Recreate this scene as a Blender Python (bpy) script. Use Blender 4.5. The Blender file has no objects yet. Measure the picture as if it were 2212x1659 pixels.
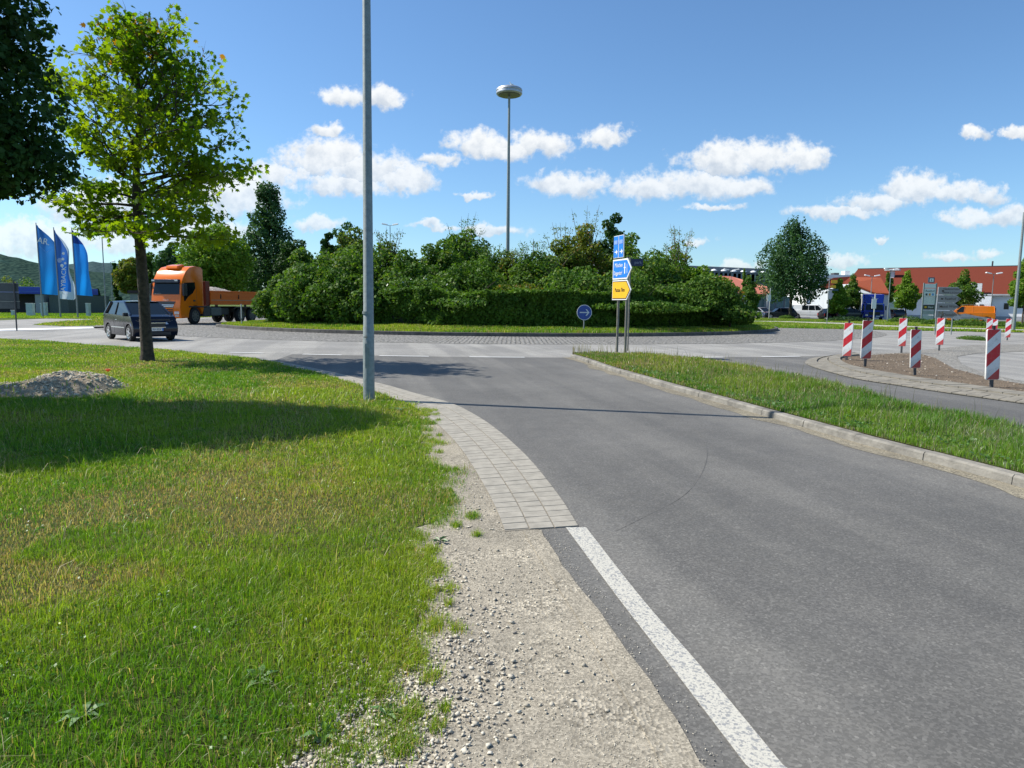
import bpy, bmesh, math, random
import numpy as np
from mathutils import Vector, Matrix
from mathutils.geometry import tessellate_polygon
random.seed(7); rng = np.random.default_rng(7)
C = bpy.context.scene.collection
scene = bpy.context.scene
PI = math.pi; R = math.radians

# ------------------------------------------------------------------ camera
FPX = 1500.0; CAMH = 1.6; PITCH = math.atan((829.5-657)/FPX); ROLL = R(0.6)
cam_d = bpy.data.cameras.new('camera'); cam = bpy.data.objects.new('camera', cam_d); C.objects.link(cam)
cam_d.sensor_width = 36; cam_d.lens = FPX/2212*36; cam_d.clip_start = 0.05; cam_d.clip_end = 9000
cam.matrix_world = Matrix.Translation((0, 0, CAMH)) @ Matrix.Rotation(PI/2-PITCH, 4, 'X') @ Matrix.Rotation(ROLL, 4, 'Z')
scene.camera = cam
scene.view_settings.view_transform = 'Standard'; scene.view_settings.look = 'None'
scene.view_settings.exposure = 0.48; scene.view_settings.gamma = 1
scene.render.resolution_x = 1024; scene.render.resolution_y = 768
scene.cycles.max_bounces = 6; scene.cycles.transparent_max_bounces = 6
scene.cycles.diffuse_bounces = 3; scene.cycles.glossy_bounces = 2

# survey helpers: bearings read off the photograph (2212 x 1659 grid) turned into places on the ground
def ray(u, v):
    a = (u-1106)/FPX; b = -(v-829.5)/FPX
    c, s = math.cos(ROLL), math.sin(ROLL)
    a, b = a*c-b*s, a*s+b*c
    cp, sp = math.cos(PITCH), math.sin(PITCH)
    return (a, cp+b*sp, -sp+b*cp)
def P(u, v, z=0.0):
    d = ray(u, v); t = (z-CAMH)/d[2]
    return (d[0]*t, d[1]*t)
def A(u, v, dep):
    d = ray(u, v); t = dep/d[1]
    return Vector((d[0]*t, dep, CAMH+d[2]*t))

# ------------------------------------------------------------------ sun and sky
SUN_DIR = Vector((-0.974, 0.225, 0)).normalized(); SUN_EL = R(48)
sun_d = bpy.data.lights.new('sun', 'SUN'); sun = bpy.data.objects.new('sun', sun_d); C.objects.link(sun)
sun_d.energy = 5.0; sun_d.angle = R(0.5); sun_d.color = (1, 0.955, 0.88)
sv = Vector((SUN_DIR.x*math.cos(SUN_EL), SUN_DIR.y*math.cos(SUN_EL), math.sin(SUN_EL)))
sun.rotation_euler = sv.to_track_quat('Z', 'Y').to_euler()

world = bpy.data.worlds.new('World'); scene.world = world; world.use_nodes = True
wn = world.node_tree; wn.nodes.clear()
def WN(t, **k):
    n = wn.nodes.new(t)
    for a, b in k.items(): setattr(n, a, b)
    return n
def wl(a, b): wn.links.new(a, b)
def wmath(op, a, b=None, c=None, clamp=False):
    n = WN('ShaderNodeMath', operation=op, use_clamp=clamp)
    for i, x in enumerate((a, b, c)):
        if x is None: continue
        if isinstance(x, (int, float)): n.inputs[i].default_value = x
        else: wl(x, n.inputs[i])
    return n.outputs[0]
sky = WN('ShaderNodeTexSky', sky_type='NISHITA', sun_disc=False)
sky.sun_elevation = SUN_EL; sky.sun_rotation = math.atan2(SUN_DIR.x, SUN_DIR.y)
sky.altitude = 300; sky.air_density = 1.0; sky.dust_density = 0.5; sky.ozone_density = 1.3
CLOUDS = [(750,214,50,20),(822,214,44,22),(706,284,36,15),(598,378,66,30),(700,345,92,44),(790,372,92,38),(872,390,62,28),(740,402,110,22),
 (1035,316,66,28),(1158,320,78,26),(1095,328,72,22),(950,351,38,17),(1300,301,45,21),(1238,399,96,25),(1400,412,72,28),(1500,404,110,32),
 (1605,408,60,26),(1568,346,82,34),(1650,344,84,34),(1742,350,42,32),(1980,414,84,34),(2078,422,84,22),(1800,460,90,14),(1890,440,70,22),
 (2108,478,84,19),(2190,470,66,24),(2115,291,32,15),(2200,292,30,14),(1025,420,38,8),(1540,452,62,7),(1508,522,28,9),(1900,527,18,7),
 (2136,545,28,11),(2050,553,50,10),(1825,565,52,16),(500,430,112,48),(60,520,170,42),(290,520,150,34),(210,450,110,50),(440,498,120,24),
 (690,486,54,14),(1075,498,60,14),(930,488,46,8),(1600,575,70,12),(-250,420,150,60),(2500,500,130,50),(2420,380,90,30)]
tc = WN('ShaderNodeTexCoord'); sx = WN('ShaderNodeSeparateXYZ'); wl(tc.outputs['Generated'], sx.inputs[0])
yy = wmath('MAXIMUM', sx.outputs[1], 0.05)
cx_ = wmath('DIVIDE', sx.outputs[0], yy); cz_ = wmath('DIVIDE', sx.outputs[2], yy)
cmb = WN('ShaderNodeCombineXYZ'); wl(cx_, cmb.inputs[0]); wl(cz_, cmb.inputs[1])
def wnoise(scale, det, rough=0.55, vec=None):
    n = WN('ShaderNodeTexNoise'); n.inputs['Scale'].default_value = scale; n.inputs['Detail'].default_value = det
    n.inputs['Roughness'].default_value = rough; wl(vec or cmb.outputs[0], n.inputs['Vector']); return n
n1 = wnoise(26, 5, 0.6); n2 = wnoise(70, 6, 0.62)
vs = WN('ShaderNodeVectorMath', operation='SUBTRACT'); wl(n1.outputs['Color'], vs.inputs[0]); vs.inputs[1].default_value = (.5, .5, .5)
vm = WN('ShaderNodeVectorMath', operation='MULTIPLY_ADD'); wl(vs.outputs[0], vm.inputs[0]); vm.inputs[1].default_value = (.075, .04, 0); wl(cmb.outputs[0], vm.inputs[2])
acc = None; accy = None
for (u, v, a, b) in CLOUDS:
    d = ray(u, v); X, Z = d[0]/d[1], d[2]/d[1]; a /= FPX*0.92; b /= FPX*0.88
    mp = WN('ShaderNodeMapping'); mp.inputs['Location'].default_value = (-X/a, -Z/b, 0); mp.inputs['Scale'].default_value = (1/a, 1/b, 0)
    wl(vm.outputs[0], mp.inputs['Vector'])
    sp_ = WN('ShaderNodeSeparateXYZ'); wl(mp.outputs[0], sp_.inputs[0])
    ln = WN('ShaderNodeVectorMath', operation='LENGTH'); wl(mp.outputs[0], ln.inputs[0])
    below = wmath('MULTIPLY', wmath('MAXIMUM', wmath('MULTIPLY', sp_.outputs[1], -1.0), 0.0), 0.35)   # flatter bottoms
    L_ = wmath('ADD', ln.outputs['Value'], below)
    # broad soft thickness used for shading
    if acc is None: acc = L_; accy = sp_.outputs[1]
    else:
        lt = wmath('LESS_THAN', L_, acc)
        mx = WN('ShaderNodeMix'); mx.data_type = 'FLOAT'; wl(lt, mx.inputs[0]); wl(accy, mx.inputs[2]); wl(sp_.outputs[1], mx.inputs[3]); accy = mx.outputs[0]
        acc = wmath('MINIMUM', acc, L_)
nn = wmath('ADD', wmath('MULTIPLY', wmath('SUBTRACT', n2.outputs['Fac'], 0.5), 1.5), wmath('MULTIPLY', wmath('SUBTRACT', wnoise(14, 3, 0.5).outputs['Fac'], 0.5), 0.9))
fld = wmath('ADD', acc, nn)
mr = WN('ShaderNodeMapRange', interpolation_type='SMOOTHSTEP'); wl(fld, mr.inputs[0])
mr.inputs[1].default_value = 1.28; mr.inputs[2].default_value = 0.55; mr.inputs[3].default_value = 0; mr.inputs[4].default_value = 1
front = wmath('GREATER_THAN', sx.outputs[1], 0.06)
lowf = WN('ShaderNodeMapRange'); wl(cz_, lowf.inputs[0]); lowf.inputs[1].default_value = 0.0; lowf.inputs[2].default_value = 0.22; lowf.inputs[3].default_value = 0.55; lowf.inputs[4].default_value = 0.97
alpha = wmath('MULTIPLY', wmath('MULTIPLY', mr.outputs[0], front), lowf.outputs[0])
n3 = wnoise(45, 4, 0.6)
shv = wmath('ADD', wmath('MULTIPLY', accy, 0.42), wmath('MULTIPLY', wmath('SUBTRACT', n3.outputs['Fac'], 0.5), 1.6))
sh = WN('ShaderNodeMapRange', interpolation_type='SMOOTHSTEP'); wl(shv, sh.inputs[0]); sh.inputs[1].default_value = -0.6; sh.inputs[2].default_value = 0.35
cc = WN('ShaderNodeMix'); cc.data_type = 'RGBA'; wl(sh.outputs[0], cc.inputs[0]); cc.inputs[6].default_value = (5.6, 6.3, 7.2, 1); cc.inputs[7].default_value = (9.3, 9.5, 9.6, 1)
tint = WN('ShaderNodeMix'); tint.data_type = 'RGBA'; tint.blend_type = 'MULTIPLY'; tint.inputs[0].default_value = 1
wl(sky.outputs[0], tint.inputs[6]); tint.inputs[7].default_value = (0.94, 1.26, 1.52, 1)
fm = WN('ShaderNodeMix'); fm.data_type = 'RGBA'; wl(alpha, fm.inputs[0]); wl(tint.outputs[2], fm.inputs[6]); wl(cc.outputs[2], fm.inputs[7])
bg = WN('ShaderNodeBackground'); bg.inputs[1].default_value = 0.076; wl(fm.outputs[2], bg.inputs[0])
wo = WN('ShaderNodeOutputWorld'); wl(bg.outputs[0], wo.inputs[0])
world.cycles.sampling_method = 'MANUAL'; world.cycles.sample_map_resolution = 512

# ------------------------------------------------------------------ materials
def newmat(name):
    m = bpy.data.materials.new(name); m.use_nodes = True; nt = m.node_tree
    return m, nt, nt.nodes['Principled BSDF']
def nnode(nt, t, **k):
    n = nt.nodes.new(t)
    for a, b in k.items(): setattr(n, a, b)
    return n
def mixrgb(nt, fac, a, b, blend='MIX'):
    n = nnode(nt, 'ShaderNodeMix'); n.data_type = 'RGBA'; n.blend_type = blend
    for i, x in ((0, fac), (6, a), (7, b)):
        if isinstance(x, (int, float)): n.inputs[i].default_value = x
        elif isinstance(x, tuple): n.inputs[i].default_value = (*x[:3], 1)
        else: nt.links.new(x, n.inputs[i])
    return n.outputs[2]
def noise(nt, scale, det=3, rough=0.55, coord='Object', vec=None):
    n = nnode(nt, 'ShaderNodeTexNoise'); n.inputs['Scale'].default_value = scale; n.inputs['Detail'].default_value = det; n.inputs['Roughness'].default_value = rough
    if vec is None: vec = nnode(nt, 'ShaderNodeTexCoord').outputs[coord]
    nt.links.new(vec, n.inputs['Vector']); return n.outputs['Fac']
def mrange(nt, x, a, b, c=0.0, d=1.0, smooth=True):
    n = nnode(nt, 'ShaderNodeMapRange')
    if smooth: n.interpolation_type = 'SMOOTHSTEP'
    nt.links.new(x, n.inputs[0])
    for i, q in enumerate((a, b, c, d)): n.inputs[i+1].default_value = q
    return n.outputs[0]
def bump(nt, b, h, dist=0.01, strength=1.0):
    n = nnode(nt, 'ShaderNodeBump'); n.inputs['Distance'].default_value = dist; n.inputs['Strength'].default_value = strength
    nt.links.new(h, n.inputs['Height']); nt.links.new(n.outputs[0], b.inputs['Normal'])
MC = {}
def plain(name, col, rough=0.5, metal=0.0, var=0.12, scale=6.0, coat=0.0, bmp=0.0):
    if name in MC: return MC[name]
    m, nt, b = newmat(name)
    f = noise(nt, scale, 4, 0.6)
    c2 = tuple(max(0, c*(1-var)) for c in col); c1 = tuple(min(1, c*(1+var)) for c in col)
    c = mixrgb(nt, mrange(nt, f, 0.3, 0.7), c2, c1)
    nt.links.new(c, b.inputs['Base Color'])
    b.inputs['Roughness'].default_value = rough; b.inputs['Metallic'].default_value = metal
    if coat: b.inputs['Coat Weight'].default_value = coat; b.inputs['Coat Roughness'].default_value = 0.05
    if bmp: bump(nt, b, noise(nt, scale*6, 4, 0.6), bmp)
    MC[name] = m; return m
def foliage_mat(name, c1, c2, c3=None, transl=0.35, rough=0.6, tmul=(1.25, 1.35, 0.5)):
    m, nt, b = newmat(name)
    at = nnode(nt, 'ShaderNodeAttribute', attribute_name='tint'); sp = nnode(nt, 'ShaderNodeSeparateColor'); nt.links.new(at.outputs['Color'], sp.inputs[0])
    c = mixrgb(nt, sp.outputs[0], c1, c2)
    if c3: c = mixrgb(nt, mrange(nt, sp.outputs[1], 0.86, 0.97), c, c3)
    nt.links.new(c, b.inputs['Base Color']); b.inputs['Roughness'].default_value = rough; b.inputs['Specular IOR Level'].default_value = 0.2
    tr = nnode(nt, 'ShaderNodeBsdfTranslucent'); tcx = mixrgb(nt, 1.0, c, tmul, 'MULTIPLY'); nt.links.new(tcx, tr.inputs[0])
    ms = nnode(nt, 'ShaderNodeMixShader'); ms.inputs[0].default_value = transl
    nt.links.new(b.outputs[0], ms.inputs[1]); nt.links.new(tr.outputs[0], ms.inputs[2])
    nt.links.new(ms.outputs[0], nt.nodes['Material Output'].inputs[0]); return m
def asphalt(name, col, speck=0.55, patches=0.12):
    m, nt, b = newmat(name); co = nnode(nt, 'ShaderNodeTexCoord').outputs['Object']
    v = nnode(nt, 'ShaderNodeTexVoronoi'); v.inputs['Scale'].default_value = 85; nt.links.new(co, v.inputs['Vector'])
    sc = nnode(nt, 'ShaderNodeSeparateColor'); nt.links.new(v.outputs['Color'], sc.inputs[0])
    f = noise(nt, 260, 2, 0.6, vec=co); big = noise(nt, 0.35, 4, 0.6, vec=co); mid = noise(nt, 3.5, 5, 0.65, vec=co)
    c = mixrgb(nt, mrange(nt, sc.outputs[0], 0.1, 1.0), tuple(x*(1-speck) for x in col), tuple(x*(1+speck) for x in col))
    c = mixrgb(nt, mrange(nt, sc.outputs[1], 0.93, 0.97), c, tuple(min(1, x*1.9) for x in col))
    c = mixrgb(nt, 0.5, c, mixrgb(nt, f, tuple(x*0.5 for x in col), tuple(x*1.5 for x in col)))
    c = mixrgb(nt, 1.0, c, mixrgb(nt, mrange(nt, big, 0.35, 0.7), (1-patches,)*3, (1+patches,)*3), 'MULTIPLY')
    c = mixrgb(nt, 1.0, c, mixrgb(nt, mrange(nt, mid, 0.3, 0.7), (0.93,)*3, (1.06, 1.055, 1.04)), 'MULTIPLY')
    # tyre-polished lanes follow the road: darker streaks stretched along the driving direction
    m0 = nnode(nt, 'ShaderNodeMapping'); m0.inputs['Rotation'].default_value = (0, 0, R(-12)); nt.links.new(co, m0.inputs['Vector'])
    mp = nnode(nt, 'ShaderNodeMapping'); mp.inputs['Scale'].default_value = (1.0, 0.06, 1); nt.links.new(m0.outputs[0], mp.inputs['Vector'])
    st = noise(nt, 1.0, 3, 0.6, vec=mp.outputs[0])
    c = mixrgb(nt, 1.0, c, mixrgb(nt, mrange(nt, st, 0.42, 0.62), (0.83,)*3, (1.07, 1.065, 1.05)), 'MULTIPLY')
    c = mixrgb(nt, mrange(nt, noise(nt, 1.7, 6, 0.75, vec=co), 0.66, 0.72, 0, 0.35), c, tuple(x*0.45 for x in col))
    nt.links.new(c, b.inputs['Base Color']); b.inputs['Roughness'].default_value = 0.78; b.inputs['Specular IOR Level'].default_value = 0.4
    bump(nt, b, sc.outputs[0], 0.0025, 0.8); return m
M_RING = asphalt('asphalt_pale', (0.275, 0.264, 0.24), 0.3)
M_ENTRY = asphalt('asphalt_grey', (0.138, 0.132, 0.119), 0.36)
M_CARPARK = asphalt('asphalt_carpark', (0.16, 0.16, 0.16), 0.3)
def cobbles(name, col, scale, gap=0.12, mort=(0.10, 0.095, 0.075), grow=None):
    m, nt, b = newmat(name); co = nnode(nt, 'ShaderNodeTexCoord').outputs['Object']
    v = nnode(nt, 'ShaderNodeTexVoronoi', feature='DISTANCE_TO_EDGE'); v.inputs['Scale'].default_value = scale; v.inputs['Randomness'].default_value = 0.55; nt.links.new(co, v.inputs['Vector'])
    v2 = nnode(nt, 'ShaderNodeTexVoronoi'); v2.inputs['Scale'].default_value = scale; v2.inputs['Randomness'].default_value = 0.55; nt.links.new(co, v2.inputs['Vector'])
    sc = nnode(nt, 'ShaderNodeSeparateColor'); nt.links.new(v2.outputs['Color'], sc.inputs[0])
    c = mixrgb(nt, sc.outputs[0], tuple(x*0.7 for x in col), tuple(x*1.3 for x in col))
    e = mrange(nt, v.outputs['Distance'], 0.02, gap)
    c = mixrgb(nt, e, mort, c)
    if grow: c = mixrgb(nt, mrange(nt, noise(nt, 0.8, 6, 0.75, vec=co), 0.58, 0.66), c, mixrgb(nt, 0.5, c, grow))
    c = mixrgb(nt, 0.35, c, mixrgb(nt, noise(nt, 60, 4, 0.6, vec=co), tuple(x*0.5 for x in col), tuple(x*1.4 for x in col)))
    nt.links.new(c, b.inputs['Base Color']); b.inputs['Roughness'].default_value = 0.8
    bump(nt, b, e, 0.08, 1.0); return m
M_COB = cobbles('granite_setts', (0.30, 0.285, 0.255), 5.2, 0.2, (0.055, 0.05, 0.035), (0.16, 0.165, 0.07))
M_COB2 = cobbles('granite_setts_splitter', (0.29, 0.27, 0.23), 8.0)
def ground_mat(name, c1, c2, c3, s=0.6):
    m, nt, b = newmat(name); co = nnode(nt, 'ShaderNodeTexCoord').outputs['Object']
    c = mixrgb(nt, mrange(nt, noise(nt, s, 5, 0.65, vec=co), 0.38, 0.62), c1, c2)
    c = mixrgb(nt, mrange(nt, noise(nt, s*22, 5, 0.7, vec=co), 0.45, 0.68), c, c3)
    nt.links.new(c, b.inputs['Base Color']); b.inputs['Roughness'].default_value = 0.9; b.inputs['Specular IOR Level'].default_value = 0.1
    bump(nt, b, noise(nt, 30, 6, 0.7, vec=co), 0.05); return m
M_GROUND = ground_mat('turf_soil', (0.07, 0.115, 0.02), (0.11, 0.145, 0.03), (0.05, 0.08, 0.016))
M_SOILG = ground_mat('verge_soil', (0.075, 0.10, 0.022), (0.13, 0.125, 0.045), (0.055, 0.07, 0.02))
def gravel_mat(name, col, s=1.0, dark=0.35):
    m, nt, b = newmat(name); co = nnode(nt, 'ShaderNodeTexCoord').outputs['Object']
    v = nnode(nt, 'ShaderNodeTexVoronoi'); v.inputs['Scale'].default_value = 60*s; nt.links.new(co, v.inputs['Vector'])
    v2 = nnode(nt, 'ShaderNodeTexVoronoi'); v2.inputs['Scale'].default_value = 130*s; nt.links.new(co, v2.inputs['Vector'])
    s1 = nnode(nt, 'ShaderNodeSeparateColor'); nt.links.new(v.outputs['Color'], s1.inputs[0])
    s2 = nnode(nt, 'ShaderNodeSeparateColor'); nt.links.new(v2.outputs['Color'], s2.inputs[0])
    ca = mixrgb(nt, s1.outputs[0], tuple(x*0.45 for x in col), tuple(min(1, x*1.5) for x in col))
    cb = mixrgb(nt, s2.outputs[0], tuple(x*0.58 for x in col), tuple(min(1, x*1.38) for x in col))
    msk = mrange(nt, noise(nt, 2.2, 5, 0.7, vec=co), 0.42, 0.62)
    c = mixrgb(nt, msk, cb, ca)
    c = mixrgb(nt, 1.0, c, mixrgb(nt, mrange(nt, noise(nt, 0.9, 4, 0.7, vec=co), 0.3, 0.7), (0.8, 0.79, 0.77), (1.12, 1.1, 1.06)), 'MULTIPLY')
    nt.links.new(c, b.inputs['Base Color']); b.inputs['Roughness'].default_value = 0.9; b.inputs['Specular IOR Level'].default_value = 0.2
    hh = mixrgb(nt, msk, s2.outputs[0], v.outputs['Distance'])
    bump(nt, b, hh, 0.008, 1.0); return m
M_GRAVEL = gravel_mat('limestone_grit', (0.335, 0.302, 0.24))
M_DIRT = gravel_mat('brown_mulch', (0.15, 0.115, 0.08), 0.5)
def worn_paint():
    m, nt, b = newmat('road_paint_worn'); co = nnode(nt, 'ShaderNodeTexCoord').outputs['Object']
    v = nnode(nt, 'ShaderNodeTexVoronoi'); v.inputs['Scale'].default_value = 85; nt.links.new(co, v.inputs['Vector'])
    sc = nnode(nt, 'ShaderNodeSeparateColor'); nt.links.new(v.outputs['Color'], sc.inputs[0])
    f = mrange(nt, noise(nt, 75, 5, 0.75, vec=co), 0.52, 0.6); g = mrange(nt, sc.outputs[0], 0.80, 0.86)
    c = mixrgb(nt, f, (0.50, 0.475, 0.40), (0.25, 0.245, 0.235)); c = mixrgb(nt, g, c, (0.26, 0.26, 0.25))
    nt.links.new(c, b.inputs['Base Color']); b.inputs['Roughness'].default_value = 0.7; bump(nt, b, sc.outputs[0], 0.002); return m
M_LINE = worn_paint()
M_DASH = plain('road_paint', (0.72, 0.72, 0.69), 0.6, var=0.1, scale=20)
M_PAVER = plain('concrete_paver', (0.30, 0.275, 0.225), 0.85, var=0.14, scale=9, bmp=0.002)
M_KERB = plain('kerb_concrete', (0.205, 0.19, 0.16), 0.85, var=0.35, scale=3.5, bmp=0.012)
M_KERB_SHADE = plain('kerb_painted_shade', (0.10, 0.092, 0.08), 0.85, var=0.3, scale=3, bmp=0.004)  # island kerb: shade of its near side is put into this dark colour
M_GALV = plain('galvanised_steel', (0.25, 0.28, 0.27), 0.55, 0.3, var=0.14, scale=14)
M_GALVD = plain('weathered_steel', (0.20, 0.19, 0.16), 0.6, 0.35, var=0.2, scale=8)
M_WHITE = plain('white_enamel', (0.78, 0.78, 0.76), 0.4, var=0.03)
M_BLACK = plain('black_plastic', (0.018, 0.018, 0.02), 0.5, var=0.2)
M_TYRE = plain('tyre_rubber', (0.02, 0.02, 0.021), 0.85, var=0.25)
M_ALLOY = plain('alloy', (0.62, 0.62, 0.64), 0.28, 0.8, var=0.05)
M_DGREY = plain('dark_grey_metal', (0.07, 0.072, 0.075), 0.55, 0.2)
M_CHROME = plain('chrome', (0.8, 0.8, 0.82), 0.12, 1.0, var=0.02)
M_BARK = plain('bark', (0.075, 0.058, 0.042), 0.95, var=0.45, scale=9, bmp=0.03)
M_BARKL = plain('bark_grey', (0.12, 0.10, 0.08), 0.9, var=0.35, scale=6, bmp=0.02)
def glassy(name, col=(0.008, 0.012, 0.014)):
    if name in MC: return MC[name]
    m, nt, b = newmat(name); b.inputs['Base Color'].default_value = (*col, 1); b.inputs['Roughness'].default_value = 0.06
    b.inputs['Specular IOR Level'].default_value = 0.35; MC[name] = m; return m
M_GLASS = glassy('tinted_glass')
M_HEAD = plain('headlamp_glass', (0.5, 0.52, 0.55), 0.1, 0.4, var=0.1, coat=1.0)

# ------------------------------------------------------------------ mesh helpers
def mesh_np(name, V, F, mat=None, cols=None, smooth=False):
    """V (n,3); F (m,k) same-size polygons"""
    V = np.asarray(V, dtype=np.float32); F = np.asarray(F, dtype=np.int32); k = F.shape[1]
    me = bpy.data.meshes.new(name); me.vertices.add(len(V)); me.vertices.foreach_set('co', V.ravel())
    me.loops.add(F.size); me.loops.foreach_set('vertex_index', F.ravel())
    me.polygons.add(len(F)); me.polygons.foreach_set('loop_start', np.arange(0, F.size, k, dtype=np.int32))
    me.polygons.foreach_set('loop_total', np.full(len(F), k, dtype=np.int32))
    if cols is not None:
        a = me.color_attributes.new('tint', 'FLOAT_COLOR', 'POINT')
        c = np.ones((len(V), 4), dtype=np.float32); c[:, :cols.shape[1]] = cols; a.data.foreach_set('color', c.ravel())
    me.update(calc_edges=True)
    if smooth: me.polygons.foreach_set('use_smooth', np.ones(len(F), dtype=bool))
    if mat: me.materials.append(mat)
    return me
def link(name, me, parent=None, loc=None, rotz=None):
    o = bpy.data.objects.new(name, me); C.objects.link(o)
    if parent: o.parent = parent
    if loc is not None: o.location = loc
    if rotz is not None: o.rotation_euler = (0, 0, rotz)
    return o
def tag(o, label=None, cat=None, group=None, kind=None):
    if label: o['label'] = label
    if cat: o['category'] = cat
    if group: o['group'] = group
    if kind: o['kind'] = kind
    return o
def thing(name, label, cat, loc=(0, 0, 0), rotz=0, group=None):
    o = bpy.data.objects.new(name, None); C.objects.link(o); o.empty_display_size = 0.2
    o.location = loc; o.rotation_euler = (0, 0, rotz); return tag(o, label, cat, group)
def copy_tree(o, parent=None):
    c = o.copy(); C.objects.link(c)
    if parent: c.parent = parent
    for ch in [x for x in list(C.objects) if x.parent == o]: copy_tree(ch, c)
    return c
class MB:
    def __init__(s): s.v = []; s.f = []
    def add(s, vs, fs):
        o = len(s.v); s.v += [tuple(x) for x in vs]; s.f += [tuple(i+o for i in f) for f in fs]; return s
    def box(s, x0, x1, y0, y1, z0, z1):
        return s.add([(x0,y0,z0),(x1,y0,z0),(x1,y1,z0),(x0,y1,z0),(x0,y0,z1),(x1,y0,z1),(x1,y1,z1),(x0,y1,z1)],
                     [(3,2,1,0),(4,5,6,7),(0,1,5,4),(1,2,6,5),(2,3,7,6),(3,0,4,7)])
    def tube(s, pts, rad, n=8, cap=True):
        pts = [Vector(p) for p in pts]
        if isinstance(rad, (int, float)): rad = [rad]*len(pts)
        vs = []; fs = []
        for i, p in enumerate(pts):
            t = (pts[min(i+1, len(pts)-1)]-pts[max(i-1, 0)]).normalized()
            a = Vector((0, 0, 1)) if abs(t.z) < 0.9 else Vector((1, 0, 0))
            e1 = t.cross(a).normalized(); e2 = t.cross(e1)
            for k in range(n):
                th = 2*PI*k/n; vs.append(p+(e1*math.cos(th)+e2*math.sin(th))*rad[i])
        for i in range(len(pts)-1):
            for k in range(n):
                a = i*n+k; b = i*n+(k+1) % n; fs.append((a, a+n, b+n, b))
        if cap: fs += [tuple(range(n)), tuple(reversed(range((len(pts)-1)*n, len(pts)*n)))]
        return s.add(vs, fs)
    def lathe(s, prof, n=24, c=(0, 0, 0), axis='Z', ring=False):
        vs = []; fs = []
        for r, h in prof:
            for k in range(n):
                th = 2*PI*k/n; q = (r*math.cos(th), r*math.sin(th), h)
                if axis == 'Y': q = (q[0], q[2], q[1])
                if axis == 'X': q = (q[2], q[0], q[1])
                vs.append((q[0]+c[0], q[1]+c[1], q[2]+c[2]))
        for i in range(len(prof)-1):
            for k in range(n):
                a = i*n+k; b = i*n+(k+1) % n; fs.append((a, b, b+n, a+n))
        if ring:
            m = (len(prof)-1)*n
            for k in range(n): b = (k+1) % n; fs.append((m+k, m+b, b, k))
        else: fs += [tuple(reversed(range(n))), tuple(range((len(prof)-1)*n, len(prof)*n))]
        return s.add(vs, fs)
    def prism(s, poly, y0, y1):
        """poly in (x,z), extruded along y"""
        n = len(poly)
        vs = [(x, y0, z) for x, z in poly]+[(x, y1, z) for x, z in poly]
        fs = [tuple(range(n)), tuple(reversed(range(n, 2*n)))]+[((i+1) % n, i, i+n, (i+1) % n+n) for i in range(n)]
        return s.add(vs, fs)
    def prismz(s, poly, z0, z1):
        n = len(poly)
        vs = [(x, y, z0) for x, y in poly]+[(x, y, z1) for x, y in poly]
        return s.add(vs, [tuple(reversed(range(n))), tuple(range(n, 2*n))]+[(i, (i+1) % n, (i+1) % n+n, i+n) for i in range(n)])
    def mesh(s, name, mat, bevel=0, seg=2, smooth=False, angle=35):
        me = bpy.data.meshes.new(name); me.from_pydata(s.v, [], s.f)
        bm = bmesh.new(); bm.from_mesh(me); bmesh.ops.recalc_face_normals(bm, faces=bm.faces)
        if bevel:
            es = [e for e in bm.edges if len(e.link_faces) == 2 and e.calc_face_angle(0) > R(angle)]
            bmesh.ops.bevel(bm, geom=es, offset=bevel, segments=seg, profile=0.6, affect='EDGES', clamp_overlap=True)
        if smooth:
            for f in bm.faces: f.smooth = True
            for e in bm.edges:
                if len(e.link_faces) == 2 and e.calc_face_angle(0) > R(40): e.smooth = False
        bm.to_mesh(me); bm.free(); me.materials.append(mat); return me
    def build(s, name, mat, parent=None, bevel=0, seg=2, smooth=False, loc=None, rotz=None):
        return link(name, s.mesh(name, mat, bevel, seg, smooth), parent, loc, rotz)
def text_obj(name, txt, size, mat, parent, loc, rot=(PI/2, 0, 0), sx=1.0, align='CENTER', ext=0.002):
    cu = bpy.data.curves.new('t', 'FONT'); cu.body = txt; cu.size = size; cu.align_x = align; cu.align_y = 'CENTER'; cu.extrude = ext
    tmp = bpy.data.objects.new('t', cu); C.objects.link(tmp)
    me = bpy.data.meshes.new_from_object(tmp, depsgraph=bpy.context.evaluated_depsgraph_get()); bpy.data.objects.remove(tmp); bpy.data.curves.remove(cu)
    me.materials.clear(); me.materials.append(mat); o = link(name, me, parent, loc); o.rotation_euler = rot; o.scale = (sx, 1, 1); return o
def smooth_curve(pts, n=8):
    out = []; m = len(pts)
    for i in range(m-1):
        p0 = pts[max(i-1, 0)]; p1 = pts[i]; p2 = pts[i+1]; p3 = pts[min(i+2, m-1)]
        for k in range(n):
            t = k/n
            out.append(tuple(0.5*((2*p1[j])+(-p0[j]+p2[j])*t+(2*p0[j]-5*p1[j]+4*p2[j]-p3[j])*t*t+(-p0[j]+3*p1[j]-3*p2[j]+p3[j])*t**3) for j in range(2)))
    out.append(tuple(pts[-1])); return out
def param(pts, n):
    q = np.array(pts); s = np.r_[0, np.cumsum(np.hypot(*np.diff(q, axis=0).T))]; t = np.linspace(0, s[-1], n)
    return np.c_[np.interp(t, s, q[:, 0]), np.interp(t, s, q[:, 1])]
def GP(l): return [P(*p) for p in l]
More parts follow.
